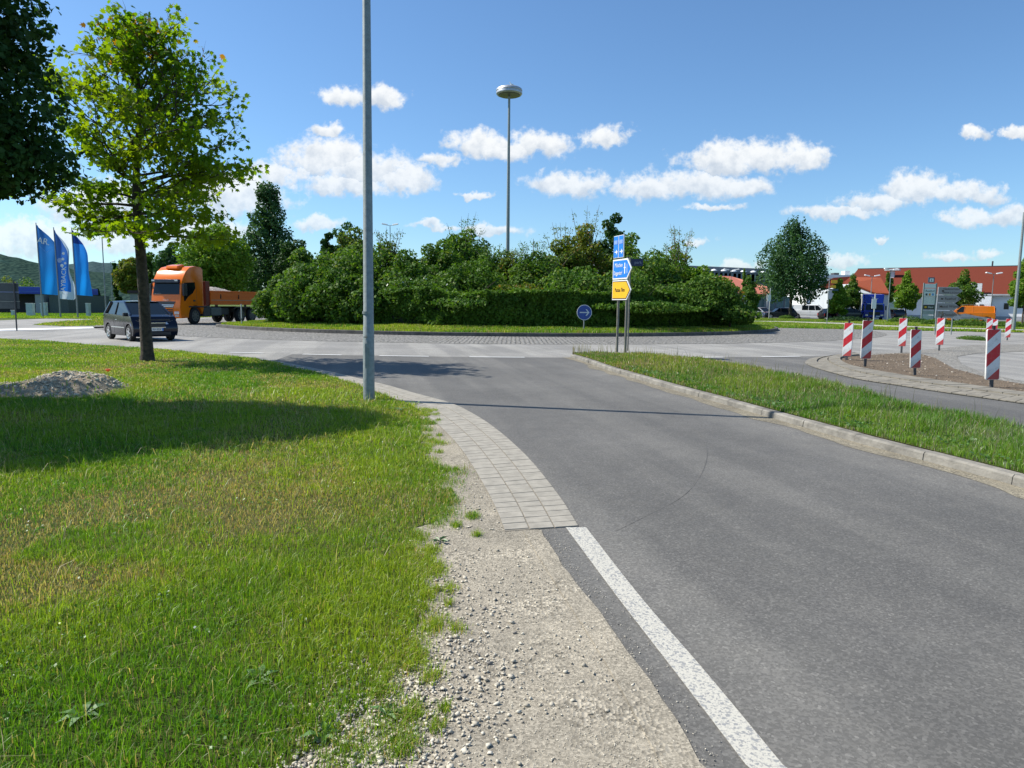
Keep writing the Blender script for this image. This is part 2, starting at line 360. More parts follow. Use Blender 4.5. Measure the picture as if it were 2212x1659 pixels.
def sheet(name, poly, z, mat, kind='structure', label=None):
    pl = []
    for p in poly:
        if not pl or math.hypot(p[0]-pl[-1][0], p[1]-pl[-1][1]) > 0.004: pl.append((float(p[0]), float(p[1])))
    if math.hypot(pl[0][0]-pl[-1][0], pl[0][1]-pl[-1][1]) < 0.004: pl.pop()
    bm = bmesh.new(); vs = [bm.verts.new((x, y, z)) for x, y in pl]
    for t in tessellate_polygon([[Vector((x, y, 0)) for x, y in pl]]):
        if len(set(t)) == 3:
            try: bm.faces.new([vs[i] for i in t])
            except ValueError: pass
    bm.normal_update()
    for f in bm.faces:
        if f.normal.z < 0: f.normal_flip()
    me = bpy.data.meshes.new(name); bm.to_mesh(me); bm.free(); me.materials.append(mat)
    return tag(link(name, me), label, kind=kind)
def inpoly(x, y, poly):
    poly = np.asarray(poly); n = len(poly); r = np.zeros(len(x), bool); j = n-1
    for i in range(n):
        xi, yi = poly[i]; xj, yj = poly[j]
        c = ((yi > y) != (yj > y)) & (x < (xj-xi)*(y-yi)/(yj-yi+1e-12)+xi); r ^= c; j = i
    return r
_perm = rng.random((64, 64))
def vnoise(x, y):
    xi = np.floor(x).astype(int); yi = np.floor(y).astype(int); fx = x-xi; fy = y-yi
    fx = fx*fx*(3-2*fx); fy = fy*fy*(3-2*fy)
    g = lambda a, b: _perm[a % 64, b % 64]
    return (g(xi, yi)*(1-fx)+g(xi+1, yi)*fx)*(1-fy)+(g(xi, yi+1)*(1-fx)+g(xi+1, yi+1)*fx)*fy
def fbm(x, y, o=4):
    s = 0; a = 0.5; t = 0
    for i in range(o): s = s+a*vnoise(x+17.3*i, y+9.1*i); t += a; a *= 0.5; x = x*2.03; y = y*2.03
    return s/t

# ------------------------------------------------------------------ ground, roads
def circle(cx, cy, r, a0=0, a1=360, n=120): return [(cx+r*math.cos(R(a0+(a1-a0)*i/n)), cy+r*math.sin(R(a0+(a1-a0)*i/n))) for i in range(n+1)]
CC = (-1.35, 55.1)
R_KERB, R_APRON, R_RING = 20.9, 27.3, 34.25
S = 3500
sheet('ground', [(-S, -60), (S, -60), (S, S), (-S, S)], 0, M_GROUND)
sheet('ring_road', circle(*CC, R_RING)[:-1], 0.006, M_RING)
# entry road (dark asphalt) in front of the ring; its far edge follows the ring
ring_arc = lambda a0, a1, n=24: circle(*CC, R_RING, a0, a1, n)
paver_out = smooth_curve(GP([(1250,1140),(1205,1070),(1140,990),(1080,935),(1030,900),(975,873),(900,852),(830,832),(720,806),(640,789),(590,780)]), 8)
paver_in = smooth_curve(GP([(1090,1152),(1062,1085),(1020,1010),(985,960),(940,915),(895,882),(850,862),(800,843),(705,812),(630,794),(583,783)]), 8)
asph_left = smooth_curve(GP([(1160,1150),(1200,1210),(1255,1290),(1325,1390),(1405,1515),(1490,1659)]), 4)
x0, y0 = asph_left[-1]; asph_left += [(x0+0.55, y0-1.3), (x0+1.9, y0-5)]
kerb_line = smooth_curve(GP([(1232,773),(1262,782),(1310,800),(1420,834),(1560,874),(1670,906),(1850,958),(2060,1015),(2212,1058),(2500,1150)])+[(5.35, 3.0), (6.1, 0.3), (6.6, -2.6)], 8)
a_l = math.degrees(math.atan2(P(560,776)[1]-CC[1], P(560,776)[0]-CC[0])); a_r = math.degrees(math.atan2(P(1235,772)[1]-CC[1], P(1235,772)[0]-CC[0]))
entry = list(reversed(paver_in))+asph_left+[(6.3, -3)]+list(reversed(kerb_line))+ring_arc(a_r, a_l)
sheet('entry_road', entry, 0.010, M_ENTRY)
# light verge asphalt between ring and grass on the left
verge_edge = smooth_curve(GP([(-500,715),(-200,722),(0,733),(110,738),(200,746),(330,754),(430,765),(520,773),(600,785),(705,813),(800,844),(850,863),(880,878)]), 6)
left_arm = [P(720,770), P(720,806), P(640,792), P(583,783.5), P(520,772), P(430,764), P(330,753), P(200,745), P(110,737), P(0,732), P(-200,722), P(-500,714), P(-500,692), P(0,692), P(105,688), P(220,686), P(300,688), P(500,706), (-12, 33)]
sheet('left_road', left_arm, 0.003, M_RING)
lens = GP([(69,702),(100,698),(141,694),(217,690),(300,688),(330,690),(300,700),(217,704),(141,705)])
sheet('grass_lens', lens, 0.012, M_GROUND)
sheet('road_edge_line', GP([(-300,716),(0,711),(120,708.5),(260,705),(262,707.5),(120,712),(0,715),(-300,721)]), 0.014, M_DASH)
# exit road right of the median
med_far = smooth_curve(GP([(1236,771),(1300,771),(1420,777),(1520,789),(1640,812),(1760,840),(1900,878),(2050,918),(2212,962),(2450,1025)])+[(7.9, 4.2), (8.9, 1.0), (9.4, -2.6)], 6)
exit_poly = med_far+[(24, -2.6), (40, 16), (60, 40), P(2600,724), P(2212,719)]+[P(1960,716), P(1830,713)]+ring_arc(-28, a_r, 20)
sheet('exit_road', exit_poly, 0.003, M_ENTRY)
right_pale = [P(2067,771), P(2077,788), P(2133,809), P(2212,826), P(2500,880), (60, 30), P(2600,724), P(2212,719), P(1960,716), P(1830,713), P(1700,712)]+ring_arc(-20, -58, 12)+[P(1819,774), P(1938,763.5), P(2019,754.5), P(2067,757)]
sheet('right_road', right_pale, 0.009, M_RING)
# apron of setts and island
sheet('sett_apron', circle(*CC, R_APRON)[:-1], 0.014, M_COB)
# splitter island with pale paver border
split_out = smooth_curve(GP([(1846,763),(1800,769),(1752,776),(1740,786),(1775,800),(1852,820),(1940,834),(2043,850),(2212,874),(2500,918)]), 6)
split_mid = smooth_curve(GP([(1850,766),(1838,767),(1795,773),(1790,783),(1815,797),(1870,812),(1971,829),(2060,842),(2212,863),(2500,903)]), 6)
split_in = smooth_curve(GP([(1856,770),(1835,772),(1816,777),(1825,788),(1860,799),(1971,819),(2060,832),(2212,854),(2500,890)]), 6)
sheet('splitter_island', split_out+[P(2500,885), P(2212,826), P(2133,809), P(2077,788), P(2067,771), P(2110,764), P(2212,760), P(2400,757), P(2400,745), P(2212,745), P(2103,746), P(2019,754.5), P(1938,763.5)], 0.020, M_COB2)
dirt_poly = split_in+[P(2500,872), P(2300,846), P(2150,822), P(2060,798), P(2020,775), P(1985,765), P(1930,765)]
sheet('splitter_soil', dirt_poly, 0.026, M_DIRT)
# right-hand verge, path and car park beyond the ring
far_kerb = GP([(1640,707.5),(1690,709),(1830,711.5),(1960,714.5),(2212,718.5),(2700,727)])
sheet('far_verge', far_kerb+[(75, 62), (110, 85), (110, 140), (26, 140), (20, 62)], 0.022, M_GROUND)
sheet('cycle_path', GP([(1600,693.5),(1700,694.5),(1815,698),(1901,703),(2050,708),(2212,712.5),(2700,720),(2700,724),(2212,716),(2050,711.5),(1901,707),(1815,701.5),(1700,697),(1600,695.5)]), 0.030, plain('path_gravel', (0.38, 0.36, 0.31), 0.9))
sheet('car_park', [(24, 96), (40, 92), (68, 84), (110, 84), (110, 170), (24, 170)], 0.034, M_CARPARK)
sheet('far_lawn', [(-30.5, 58), (-150, 58), (-150, 140), (-28, 140)], 0.018, M_GROUND)
sheet('station_forecourt', [(-70, 86), (-120, 86), (-120, 110), (-60, 110)], 0.024, M_CARPARK)

# dashes of the yield line (arc at the edge of the ring)
for i, (u0, u1, v) in enumerate([(470,562,765),(642,737,768),(817,928,770),(1015,1131,770.5),(1470,1558,772),(1642,1736,771.5)]):
    q0 = P(u0, v); q1 = P(u1, v)
    t0 = math.atan2(q0[1]-CC[1], q0[0]-CC[0]); t1 = math.atan2(q1[1]-CC[1], q1[0]-CC[0])
    r0 = R_RING-0.02; r1 = R_RING+0.13; n = 6
    pl = [(CC[0]+r0*math.cos(t0+(t1-t0)*k/n), CC[1]+r0*math.sin(t0+(t1-t0)*k/n)) for k in range(n+1)]+[(CC[0]+r1*math.cos(t1+(t0-t1)*k/n), CC[1]+r1*math.sin(t1+(t0-t1)*k/n)) for k in range(n+1)]
    o = sheet('road_marking', pl, 0.0185, M_DASH)
for (a, b) in [((2081,726),(2110,729)),((2128,731),(2160,733))]:
    q0 = P(*a); q1 = P(*b); sheet('road_marking', [q0, q1, (q1[0], q1[1]-0.2), (q0[0], q0[1]-0.2)], 0.0185, M_DASH)
# edge line in the foreground
el = smooth_curve(GP([(1222,1143),(1330,1290),(1450,1447),(1610,1659)]), 4); er = smooth_curve(GP([(1266,1143),(1380,1290),(1515,1447),(1690,1659)]), 4)
el.append((el[-1][0]+0.9, el[-1][1]-2.2)); er.append((er[-1][0]+0.95, er[-1][1]-2.2))
sheet('edge_line', el+list(reversed(er)), 0.0145, M_LINE)
# thin crack
ck = smooth_curve(GP([(1400,870),(1440,905),(1500,930),(1526,965),(1520,1015),(1480,1070),(1400,1115),(1330,1150)]), 6)
mb = MB(); 
for i in range(len(ck)-1):
    a = Vector(ck[i]); b = Vector(ck[i+1]); n = (b-a).normalized(); n = Vector((-n.y, n.x))*0.0020*(0.5+0.8*random.random()); w = Vector((random.uniform(-.006, .006), random.uniform(-.006, .006)))
    mb.add([(*(a+n), .0135), (*(a-n), .0135), (*(b-n), .0135), (*(b+n), .0135)], [(0, 1, 2, 3)])
tag(mb.build('crack', plain('tar', (0.125, 0.12, 0.108), 0.9)), kind='structure')

def resample(pts, step):
    pts = [Vector((*p, 0)) for p in pts]; out = [pts[0]]; d = 0
    for a, b in zip(pts, pts[1:]):
        L = (b-a).length
        while d+L >= step:
            t = (step-d)/L; a = a.lerp(b, t); out.append(a.copy()); L = (b-a).length; d = 0
        d += L
    return out
# paver strip: three courses of blocks (one mesh, pattern stays inside)
Lp = sum((Vector(b)-Vector(a)).length for a, b in zip(paver_out, paver_out[1:])); n = int(Lp/0.135)
po = param(paver_out, n); pi_ = param(paver_in, n); mb = MB()
for i in range(n-1):
    if True:
        for j in range(3):
            sh_ = 0.18*j-0.18
            g0 = 0.012; f0 = i+sh_; f1 = f0+1
            f1 = min(f1, n-1)
            def pt(f, w):
                f = min(max(f, 0), n-1); k = min(int(f), n-2); q = f-k
                a = po[k]*(1-q)+po[k+1]*q; b = pi_[k]*(1-q)+pi_[k+1]*q; return a*(1-w)+b*w
            z = 0.020+random.uniform(-.0012, .0012); tl = random.uniform(-.0006, .0006); w0 = j/3+0.010; w1 = (j+1)/3-0.010
            qs = [pt(f0+0.03, w0), pt(f1-0.03, w0), pt(f1-0.03, w1), pt(f0+0.03, w1)]
            mb.add([(*q, -0.02) for q in qs]+[(*q, z+tl*(1 if k < 2 else -1)) for k, q in enumerate(qs)], [(4,5,6,7),(0,1,5,4),(1,2,6,5),(2,3,7,6),(3,0,4,7)])
tag(mb.build('paver_strip', M_PAVER), kind='structure')
sheet('paver_bed', paver_out+list(reversed(paver_in)), 0.0145, plain('joint_sand', (0.19, 0.17, 0.135), 0.95))
# splitter paver borders
def block_band(name, outer, inner, step, z, mat, rows=1, rise=0.0):
    L = sum((Vector(b)-Vector(a)).length for a, b in zip(outer, outer[1:])); n = max(4, int(L/step)); a = param(outer, n); b = param(inner, n); mb = MB()
    for i in range(n-1):
        for j in range(rows):
            w0 = j/rows+0.02; w1 = (j+1)/rows-0.02; zz = z+random.uniform(-.003, .003)
            qs = [a[i]*(1-w0)+b[i]*w0, a[i+1]*(1-w0)+b[i+1]*w0, a[i+1]*(1-w1)+b[i+1]*w1, a[i]*(1-w1)+b[i]*w1]
            c = sum(qs)/4; qs = [c+(q-c)*0.94 for q in qs]
            mb.add([(*q, 0) for q in qs]+[(*q, zz+(rise if k > 1 else 0)) for k, q in enumerate(qs)], [(4,5,6,7),(0,1,5,4),(1,2,6,5),(2,3,7,6),(3,0,4,7)])
    return tag(mb.build(name, mat), kind='structure')
M_PAVER2 = plain('pale_paver', (0.205, 0.185, 0.145), 0.85, var=0.2, scale=4, bmp=0.002)
block_band('splitter_border', split_out, split_mid, 0.3, 0.035, M_PAVER2, 2, 0.02)
block_band('splitter_kerb', split_mid, split_in, 0.3, 0.075, M_PAVER2, 1)
# kerb of the median: stones 1 m long
def kerb(name, line, w, h, mat, seglen=1.0, side=1, z0=0.0, lab=None):
    L = sum((Vector(b)-Vector(a)).length for a, b in zip(line, line[1:])); nseg = max(1, int(L/seglen)); q = param(line, nseg*4+1); mb = MB()
    t = np.gradient(q, axis=0); t /= np.hypot(t[:, 0], t[:, 1])[:, None]; nrm = np.c_[-t[:, 1], t[:, 0]]*side
    for s in range(nseg):
        jit = random.uniform(-.008, .008); idx = list(range(s*4, s*4+5)); vs = []
        for k in idx:
            sh = 0.004 if k == idx[0] else (-0.004 if k == idx[-1] else 0)
            p = q[k]+t[k]*sh; o_ = p+nrm[k]*w
            vs += [(p[0]+nrm[k][0]*jit, p[1]+nrm[k][1]*jit, z0-0.03), (p[0]+nrm[k][0]*(jit+.012), p[1]+nrm[k][1]*(jit+.012), z0+h-0.02+jit/2), (p[0]+nrm[k][0]*(jit+.03), p[1]+nrm[k][1]*(jit+.03), z0+h+jit/2), (o_[0], o_[1], z0+h+jit/2), (o_[0], o_[1], z0-0.03)]
        fs = []
        for k in range(4):
            for j in range(4): a = k*5+j; fs.append((a, a+5, a+6, a+1))
        fs += [(0, 1, 2, 3, 4), (24, 23, 22, 21, 20)]
        mb.add(vs, fs)
    return tag(mb.build(name, mat), kind='structure')
kerb('median_kerb', kerb_line, 0.14, 0.105, M_KERB, 1.0, 1)
# spilled grit along the kerb foot
gl = [tuple(Vector(p)) for p in kerb_line]; q = param(gl, 90); t = np.gradient(q, axis=0); t /= np.hypot(t[:, 0], t[:, 1])[:, None]; nr = np.c_[t[:, 1], -t[:, 0]]
wv = 0.09+0.30*fbm(np.linspace(0, 34, 90), np.zeros(90))
sheet('gutter_grit', [tuple(x) for x in q]+[tuple(x) for x in (q+nr*wv[:, None])[::-1]], 0.0135, gravel_mat('gutter_grit', (0.25, 0.225, 0.17)))
# kerb of the central island; left side cut back
isl = [p for p in circle(*CC, R_KERB, 0, 360, 200)[:-1] if p[0] > -18.2 or p[1] < 40]
def isl_r(a): # radius of the island at angle
    c, s = math.cos(a), math.sin(a); r = R_KERB
    if c < 0: r = min(r, (18.3-1.35)/-c)
    return r
def island_curve(k, n=200, a0=-PI, a1=PI): return [(CC[0]+(isl_r(a0+(a1-a0)*i/n)+k)*math.cos(a0+(a1-a0)*i/n), CC[1]+(isl_r(a0+(a1-a0)*i/n)+k)*math.sin(a0+(a1-a0)*i/n)) for i in range(n+1)]
kerb('island_kerb', island_curve(0), 0.15, 0.19, M_KERB_SHADE, 1.0, 1, 0.01)
# island mound
nr_, na_ = 12, 96; V = []; F = []
def mound_z(rr): # rr fraction 0 centre .. 1 kerb
    return 0.155+0.95*(1-rr)**0.9 if rr < 1 else 0.155
for i in range(nr_+1):
    for k in range(na_):
        a = -PI+2*PI*k/na_; f = i/nr_; r = (isl_r(a)-0.1)*f; V.append((CC[0]+r*math.cos(a), CC[1]+r*math.sin(a), mound_z(f)))
for i in range(nr_):
    for k in range(na_): F.append((i*na_+k, i*na_+(k+1) % na_, (i+1)*na_+(k+1) % na_, (i+1)*na_+k))
tag(link('island_mound', mesh_np('island_mound', V, F, M_GROUND, smooth=True)), kind='structure')
# median earth body
med_near = [tuple(x) for x in (param(kerb_line, 80)+np.c_[-np.gradient(param(kerb_line, 80), axis=0)[:, 1], np.gradient(param(kerb_line, 80), axis=0)[:, 0]]/np.hypot(*np.gradient(param(kerb_line, 80), axis=0).T)[:, None]*0.14)]
mfar = param(med_far, 80); mnear = np.array(med_near); V = []; F = []
for i in range(80):
    for k in range(9):
        w = k/8; p = mnear[i]*(1-w)+mfar[i]*w; V.append((p[0], p[1], 0.11+0.05*math.sin(w*PI) if k < 8 else 0.0))
for i in range(79):
    for k in range(8): a = i*9+k; F.append((a, a+9, a+10, a+1))
tag(link('median_soil', mesh_np('median_soil', V, F, M_SOILG, smooth=True)), kind='structure')
median_poly = [tuple(x) for x in mnear]+[tuple(x) for x in mfar[::-1]]

# ------------------------------------------------------------------ gravel shoulder and left verge
grass_edge_px = [(880,872),(905,893),(912,930),(925,975),(945,1040),(965,1085),(930,1130),(895,1165),(900,1200),(888,1250),(905,1310),(880,1400),(825,1470),(775,1540),(700,1610),(650,1659),(560,1760),(400,1950)]
grass_edge = smooth_curve(GP(grass_edge_px), 6); _q = param(grass_edge, 260); _t = np.arange(260.)
grass_edge = [tuple(x) for x in _q+np.c_[(fbm(_t*.22, _t*0+3)-.5)*.22+(fbm(_t*.9, _t*0+1)-.5)*.08, (fbm(_t*.3, _t*0+7)-.5)*.12]*np.clip(_t/20, 0, 1)[:, None]]
pin = [p for p in reversed(paver_in) if p[1] < P(860,868)[1]]
shoulder = [(p[0]+.03, p[1]) for p in pin]+[P(1090,1150), P(1165,1147)]+asph_left+[(0.5, -2.5), (-2.5, -2.5), (-3.0, 1.0)]+GP([(500,1659),(600,1500),(700,1400),(780,1250),(800,1150),(840,1050),(860,950),(840,885),(835,868)])
# wavy inner edge: gravel tongues over the asphalt
sheet('gravel_shoulder', shoulder, 0.012, M_GRAVEL)
ae = param(asph_left, 60); t = np.gradient(ae, axis=0); t /= np.hypot(t[:, 0], t[:, 1])[:, None]; nr = np.c_[-t[:, 1], t[:, 0]]
if nr[0][0] < 0: nr = -nr
wv = -0.03+0.08*fbm(np.linspace(0, 9, 60), np.ones(60)*3)+0.04*fbm(np.linspace(0, 60, 60), np.ones(60)*5)
sheet('gravel_spill', [tuple(x) for x in ae-nr*0.1]+[tuple(x) for x in (ae+nr*wv[:, None])[::-1]], 0.0165, M_GRAVEL)
verge = list(reversed(verge_edge))+[(-80, 45), (-80, -3), (-1.2, -3), (-1.5, 0.5)]+list(reversed(grass_edge))
verge_poly = [p for p in verge]
sheet('verge_soil', verge_poly, 0.0155, M_SOILG)

# stones
def stones(name, pts, sizes, mat, label=None, kind='stuff', zs=None, parent=None, flat=0.6):
    n = len(pts); ico = np.array([(0,0,1),(.894,0,.447),(.276,.851,.447),(-.724,.526,.447),(-.724,-.526,.447),(.276,-.851,.447),(.724,.526,-.447),(-.276,.851,-.447),(-.894,0,-.447),(-.276,-.851,-.447),(.724,-.526,-.447),(0,0,-1)])
    f = np.array([(0,1,2),(0,2,3),(0,3,4),(0,4,5),(0,5,1),(1,6,2),(2,7,3),(3,8,4),(4,9,5),(5,10,1),(2,6,7),(3,7,8),(4,8,9),(5,9,10),(1,10,6),(6,11,7),(7,11,8),(8,11,9),(9,11,10),(10,11,6)])
    jit = 1+0.75*(rng.random((n, 12, 1))-0.5)*2; V = ico[None]*jit*(np.stack([0.5+0.9*rng.random(n), 0.6+0.7*rng.random(n), flat*(0.7+0.6*rng.random(n))], 1))[:, None, :]
    th = rng.random(n)*2*PI; c, s = np.cos(th)[:, None], np.sin(th)[:, None]
    X = V[..., 0]*c-V[..., 1]*s; Y = V[..., 0]*s+V[..., 1]*c; V = np.stack([X, Y, V[..., 2]], -1)*sizes[:, None, None]
    z0 = (zs if zs is not None else 0.015)+sizes*flat*0.35
    V[..., 0] += pts[:, 0:1]; V[..., 1] += pts[:, 1:2]; V[..., 2] += z0[:, None] if hasattr(z0, '__len__') else z0
    F = (f[None]+(np.arange(n)*12)[:, None, None]).reshape(-1, 3)
    cols = np.repeat(np.c_[rng.random(n), rng.random(n), rng.random(n)], 12, axis=0)
    o = link(name, mesh_np(name, V.reshape(-1, 3), F, mat, cols), parent)
    return tag(o, label, kind=kind)
def stone_mat(name, c1, c2, c3):
    m, nt, b = newmat(name); at = nnode(nt, 'ShaderNodeAttribute', attribute_name='tint'); sp = nnode(nt, 'ShaderNodeSeparateColor'); nt.links.new(at.outputs['Color'], sp.inputs[0])
    c = mixrgb(nt, sp.outputs[0], c1, c2); c = mixrgb(nt, mrange(nt, sp.outputs[1], 0.9, 0.93), c, c3); nt.links.new(c, b.inputs['Base Color']); b.inputs['Roughness'].default_value = 0.85; return m
M_STONE = stone_mat('limestone_chips', (0.38, 0.335, 0.255), (0.62, 0.565, 0.45), (0.22, 0.20, 0.17))
def scatter_poly(poly, n, x0, x1, y0, y1):
    x = rng.uniform(x0, x1, n); y = rng.uniform(y0, y1, n); k = inpoly(x, y, poly); return x[k], y[k]
x, y = scatter_poly(shoulder, 90000, -3, 2.5, 0.8, 9); keep = rng.random(len(x)) < np.clip(3.2/y, 0.05, 1)*np.clip((fbm(x*1.9, y*1.3)-0.42)*3.6, 0.07, 0.75)
x, y = x[keep], y[keep]; sz = 0.0015+0.0056*rng.random(len(x))**4.5
stones('gravel', np.c_[x, y], sz, M_STONE, 'loose pale limestone gravel on the road shoulder')
x, y = scatter_poly(shoulder, 260000, -3, 2.5, 0.8, 8); keep = rng.random(len(x)) < np.clip(2.0/y, 0.05, 1)*.75*(0.35+.9*fbm(x*2.2, y*1.8)); x, y = x[keep], y[keep]
stones('grit', np.c_[x, y], 0.001+0.0022*rng.random(len(x))**1.6, M_STONE, 'fine pale grit packed into the road shoulder', zs=.0125)
i_ = rng.integers(0, 59, 5000); w_ = rng.normal(0, .05, 5000)+.03; x = ae[i_, 0]+nr[i_, 0]*w_+rng.normal(0, .04, 5000); y = ae[i_, 1]+nr[i_, 1]*w_+rng.normal(0, .06, 5000); k = y > .8
stones('edge_grit', np.c_[x[k], y[k]], 0.0008+0.003*rng.random(k.sum())**3, M_STONE, 'loose grit scattered over the asphalt edge', zs=.0135)
ge = np.array(grass_edge); n = 26000; i = rng.integers(int(len(ge)*.45), len(ge), n); off = np.abs(rng.normal(0, 0.28, n)); x = ge[i, 0]+off*np.where(rng.random(n) < 0.8, 1, -0.6)+rng.normal(0, .05, n); y = ge[i, 1]+rng.normal(0, 0.15, n)
k = inpoly(x, y, shoulder) & (y > 0.8); x, y = x[k], y[k]; keep = rng.random(len(x)) < np.clip(1.9-y*0.45, 0.03, 1)*np.clip((fbm(x*3, y*3)-.3)*3.5, .1, 1)
x, y = x[keep], y[keep]; sz = 0.003+0.0085*rng.random(len(x))**2.4
stones('coarse_gravel', np.c_[x, y], sz, M_STONE, 'coarse white stones where the shoulder meets the grass')

x, y = scatter_poly(dirt_poly, 60000, 7, 40, 12, 25); k = (x < .85*y) & (rng.random(len(x)) < .5); x, y = x[k], y[k]
stones('mulch', np.c_[x, y], 0.006+0.022*rng.random(len(x))**2, stone_mat('mulch_bits', (0.10, 0.075, 0.05), (0.26, 0.20, 0.14), (0.5, 0.45, 0.38)), 'brown soil crumbs and wood chips on the splitter island', zs=0.02)
def leaf_quads(Pn, out, size, tint, up=0.5, lean=0.8, narrow=0.55):
    n = len(Pn); N = rng.normal(size=(n, 3))+out*lean; N[:, 2] += up; N /= np.linalg.norm(N, axis=1)[:, None]
    Tt = rng.normal(size=(n, 3)); Tt -= (Tt*N).sum(1)[:, None]*N; Tt /= np.linalg.norm(Tt, axis=1)[:, None]; B = np.cross(N, Tt)
    s = size[:, None]
    V = np.stack([Pn-Tt*s*.5, Pn+B*s*narrow*.5+N*s*.08, Pn+Tt*s*.5, Pn-B*s*narrow*.5+N*s*.08], 1).reshape(-1, 3)
    F = np.arange(4*n).reshape(-1, 4); return V, F, np.repeat(tint, 4, axis=0)
# ------------------------------------------------------------------ grass
M_BLADE = None
def blade_mat():
    m, nt, b = newmat('grass_blade'); at = nnode(nt, 'ShaderNodeAttribute', attribute_name='tint')
    nt.links.new(at.outputs['Color'], b.inputs['Base Color']); b.inputs['Roughness'].default_value = 0.42; b.inputs['Specular IOR Level'].default_value = 0.4
    tr = nnode(nt, 'ShaderNodeBsdfTranslucent'); tcx = mixrgb(nt, 1.0, at.outputs['Color'], (1.3, 1.35, 0.7), 'MULTIPLY'); nt.links.new(tcx, tr.inputs[0])
    ms = nnode(nt, 'ShaderNodeMixShader'); ms.inputs[0].default_value = 0.42; nt.links.new(b.outputs[0], ms.inputs[1]); nt.links.new(tr.outputs[0], ms.inputs[2])
    nt.links.new(ms.outputs[0], nt.nodes['Material Output'].inputs[0]); return m
M_BLADE = blade_mat()
def blades(name, x, y, h, w, col, z=0.015, bend=0.5, label=None, zarr=None):
    n = len(x); th = rng.random(n)*2*PI; bd = rng.random(n)*bend*h; ph = th+rng.normal(0, .8, n)+PI/2
    wx, wy = np.cos(th)*w/2, np.sin(th)*w/2; dx, dy = np.cos(ph)*bd, np.sin(ph)*bd
    z = np.full(n, z) if zarr is None else zarr
    V = np.zeros((n, 5, 3)); 
    V[:, 0] = np.c_[x-wx, y-wy, z-0.01]; V[:, 1] = np.c_[x+wx, y+wy, z-0.01]
    V[:, 2] = np.c_[x+wx*.8+dx*.3, y+wy*.8+dy*.3, z+h*.55]; V[:, 3] = np.c_[x-wx*.8+dx*.3, y-wy*.8+dy*.3, z+h*.55]
    V[:, 4] = np.c_[x+dx, y+dy, z+h*(1-0.3*bd/(h+1e-6))]
    base = (np.arange(n)*5)[:, None, None]; F = (np.array([(0,1,2),(0,2,3),(3,2,4)])[None]+base).reshape(-1, 3)
    cols = np.repeat(col, 5, axis=0)
    return tag(link(name, mesh_np(name, V.reshape(-1, 3), F, M_BLADE, cols)), label, 'grass', kind='stuff')
def grass_colors(x, y, dry):
    n = len(x); g1 = np.array([0.14, 0.285, 0.012]); g2 = np.array([0.31, 0.40, 0.025]); g3 = np.array([0.065, 0.18, 0.016]); st = np.array([0.58, 0.47, 0.20]); rd = np.array([0.42, 0.28, 0.11])
    a = np.clip((fbm(x*0.55+40, y*0.55)-0.36)/0.28, 0, 1)[:, None]; c = g1*(1-a)+g2*a
    b = (rng.random(n)**2)[:, None]*0.55; c = c*(1-b)+g3*b
    d = np.clip(dry, 0, 1); pick = rng.random(n) < (0.07+0.62*d); c[pick] = (st*(0.55+0.5*rng.random((n, 1))))[pick]
    pk2 = rng.random(n) < 0.22*d; c[pk2] = (rd*(0.7+0.6*rng.random((n, 1))))[pk2]
    c *= (0.8+0.4*rng.random((n, 1))); return c
def dryness(x, y):
    d = np.clip((fbm(x*0.75+11, y*0.75+5)-0.5)/0.14, 0, 1)*0.5
    for (u, v, r) in [(300,1090,1.0),(480,1060,0.8),(560,1090,0.8),(130,1200,0.8),(600,1150,0.55),(330,1160,0.8),(680,1010,0.7),(60,1260,0.7),(780,868,0.5),(330,790,1.7),(60,1180,0.8),(420,1230,0.5)]:
        q = P(u, v); d = d+0.75*np.exp(-(((x-q[0])**2+((y-q[1])*0.8)**2)/(r*r*0.55)))*np.clip((fbm(x*2.4+3, y*2.4)-.30)*3.2, 0, 1.3)
    for (u, v, r) in [(820,1000,1.0),(850,930,0.9),(300,1500,1.2),(640,1350,0.7),(230,860,1.0),(500,1600,1.0)]:
        q = P(u, v); d = d-0.8*np.exp(-((x-q[0])**2+(y-q[1])**2)/(r*r))
    return d
zones = [(0.9,2.6,9000),(2.6,4.2,10500),(4.2,7,6500),(7,11,3400),(11,16,1700),(16,23,800),(23,33,350)]
XS = []; YS = []
for d0, d1, den in zones:
    xa, xb = -0.95*d1-0.5, 0.02*d1+0.3; n = int((xb-xa)*(d1-d0)*den); x = rng.uniform(xa, xb, n); y = rng.uniform(d0, d1, n)
    k = inpoly(x+rng.normal(0, .035, n)+.16*(fbm(x*3+5, y*3)-.5), y+rng.normal(0, .04, n)+.3*(fbm(x*4, y*4+8)-.5), verge_poly) & (x > -0.95*y-1.0); XS.append(x[k]); YS.append(y[k])
x = np.concatenate(XS); y = np.concatenate(YS)
dr = dryness(x, y); clump = 0.5*fbm(x*2.3, y*2.3)+0.5*fbm(x*7, y*7)
h = (0.018+0.075*clump**1.8+0.03*rng.random(len(x))**2)*(1-0.45*np.clip(dr, 0, 1))
q = P(225, 845); lush = np.exp(-((x-q[0])**2/2.2+(y-q[1])**2/2.5)); h = h*(1+1.2*lush)
w = np.maximum(0.0034, 0.00075*y)*(0.7+0.7*rng.random(len(x)))
thin = rng.random(len(x)) > 0.35*np.clip(dr, 0, 1)
x, y, h, w, dr = x[thin], y[thin], h[thin], w[thin], dr[thin]
blades('grass', x, y, h, w, grass_colors(x, y, dr), bend=1.0, label='sunlit and shaded verge grass with dry straw patches')
n = 15000; xx = rng.uniform(-9, .2, n); yy_ = 1.4+11*rng.random(n)**1.4; k = inpoly(xx, yy_, verge_poly); xx, yy_ = xx[k], yy_[k]
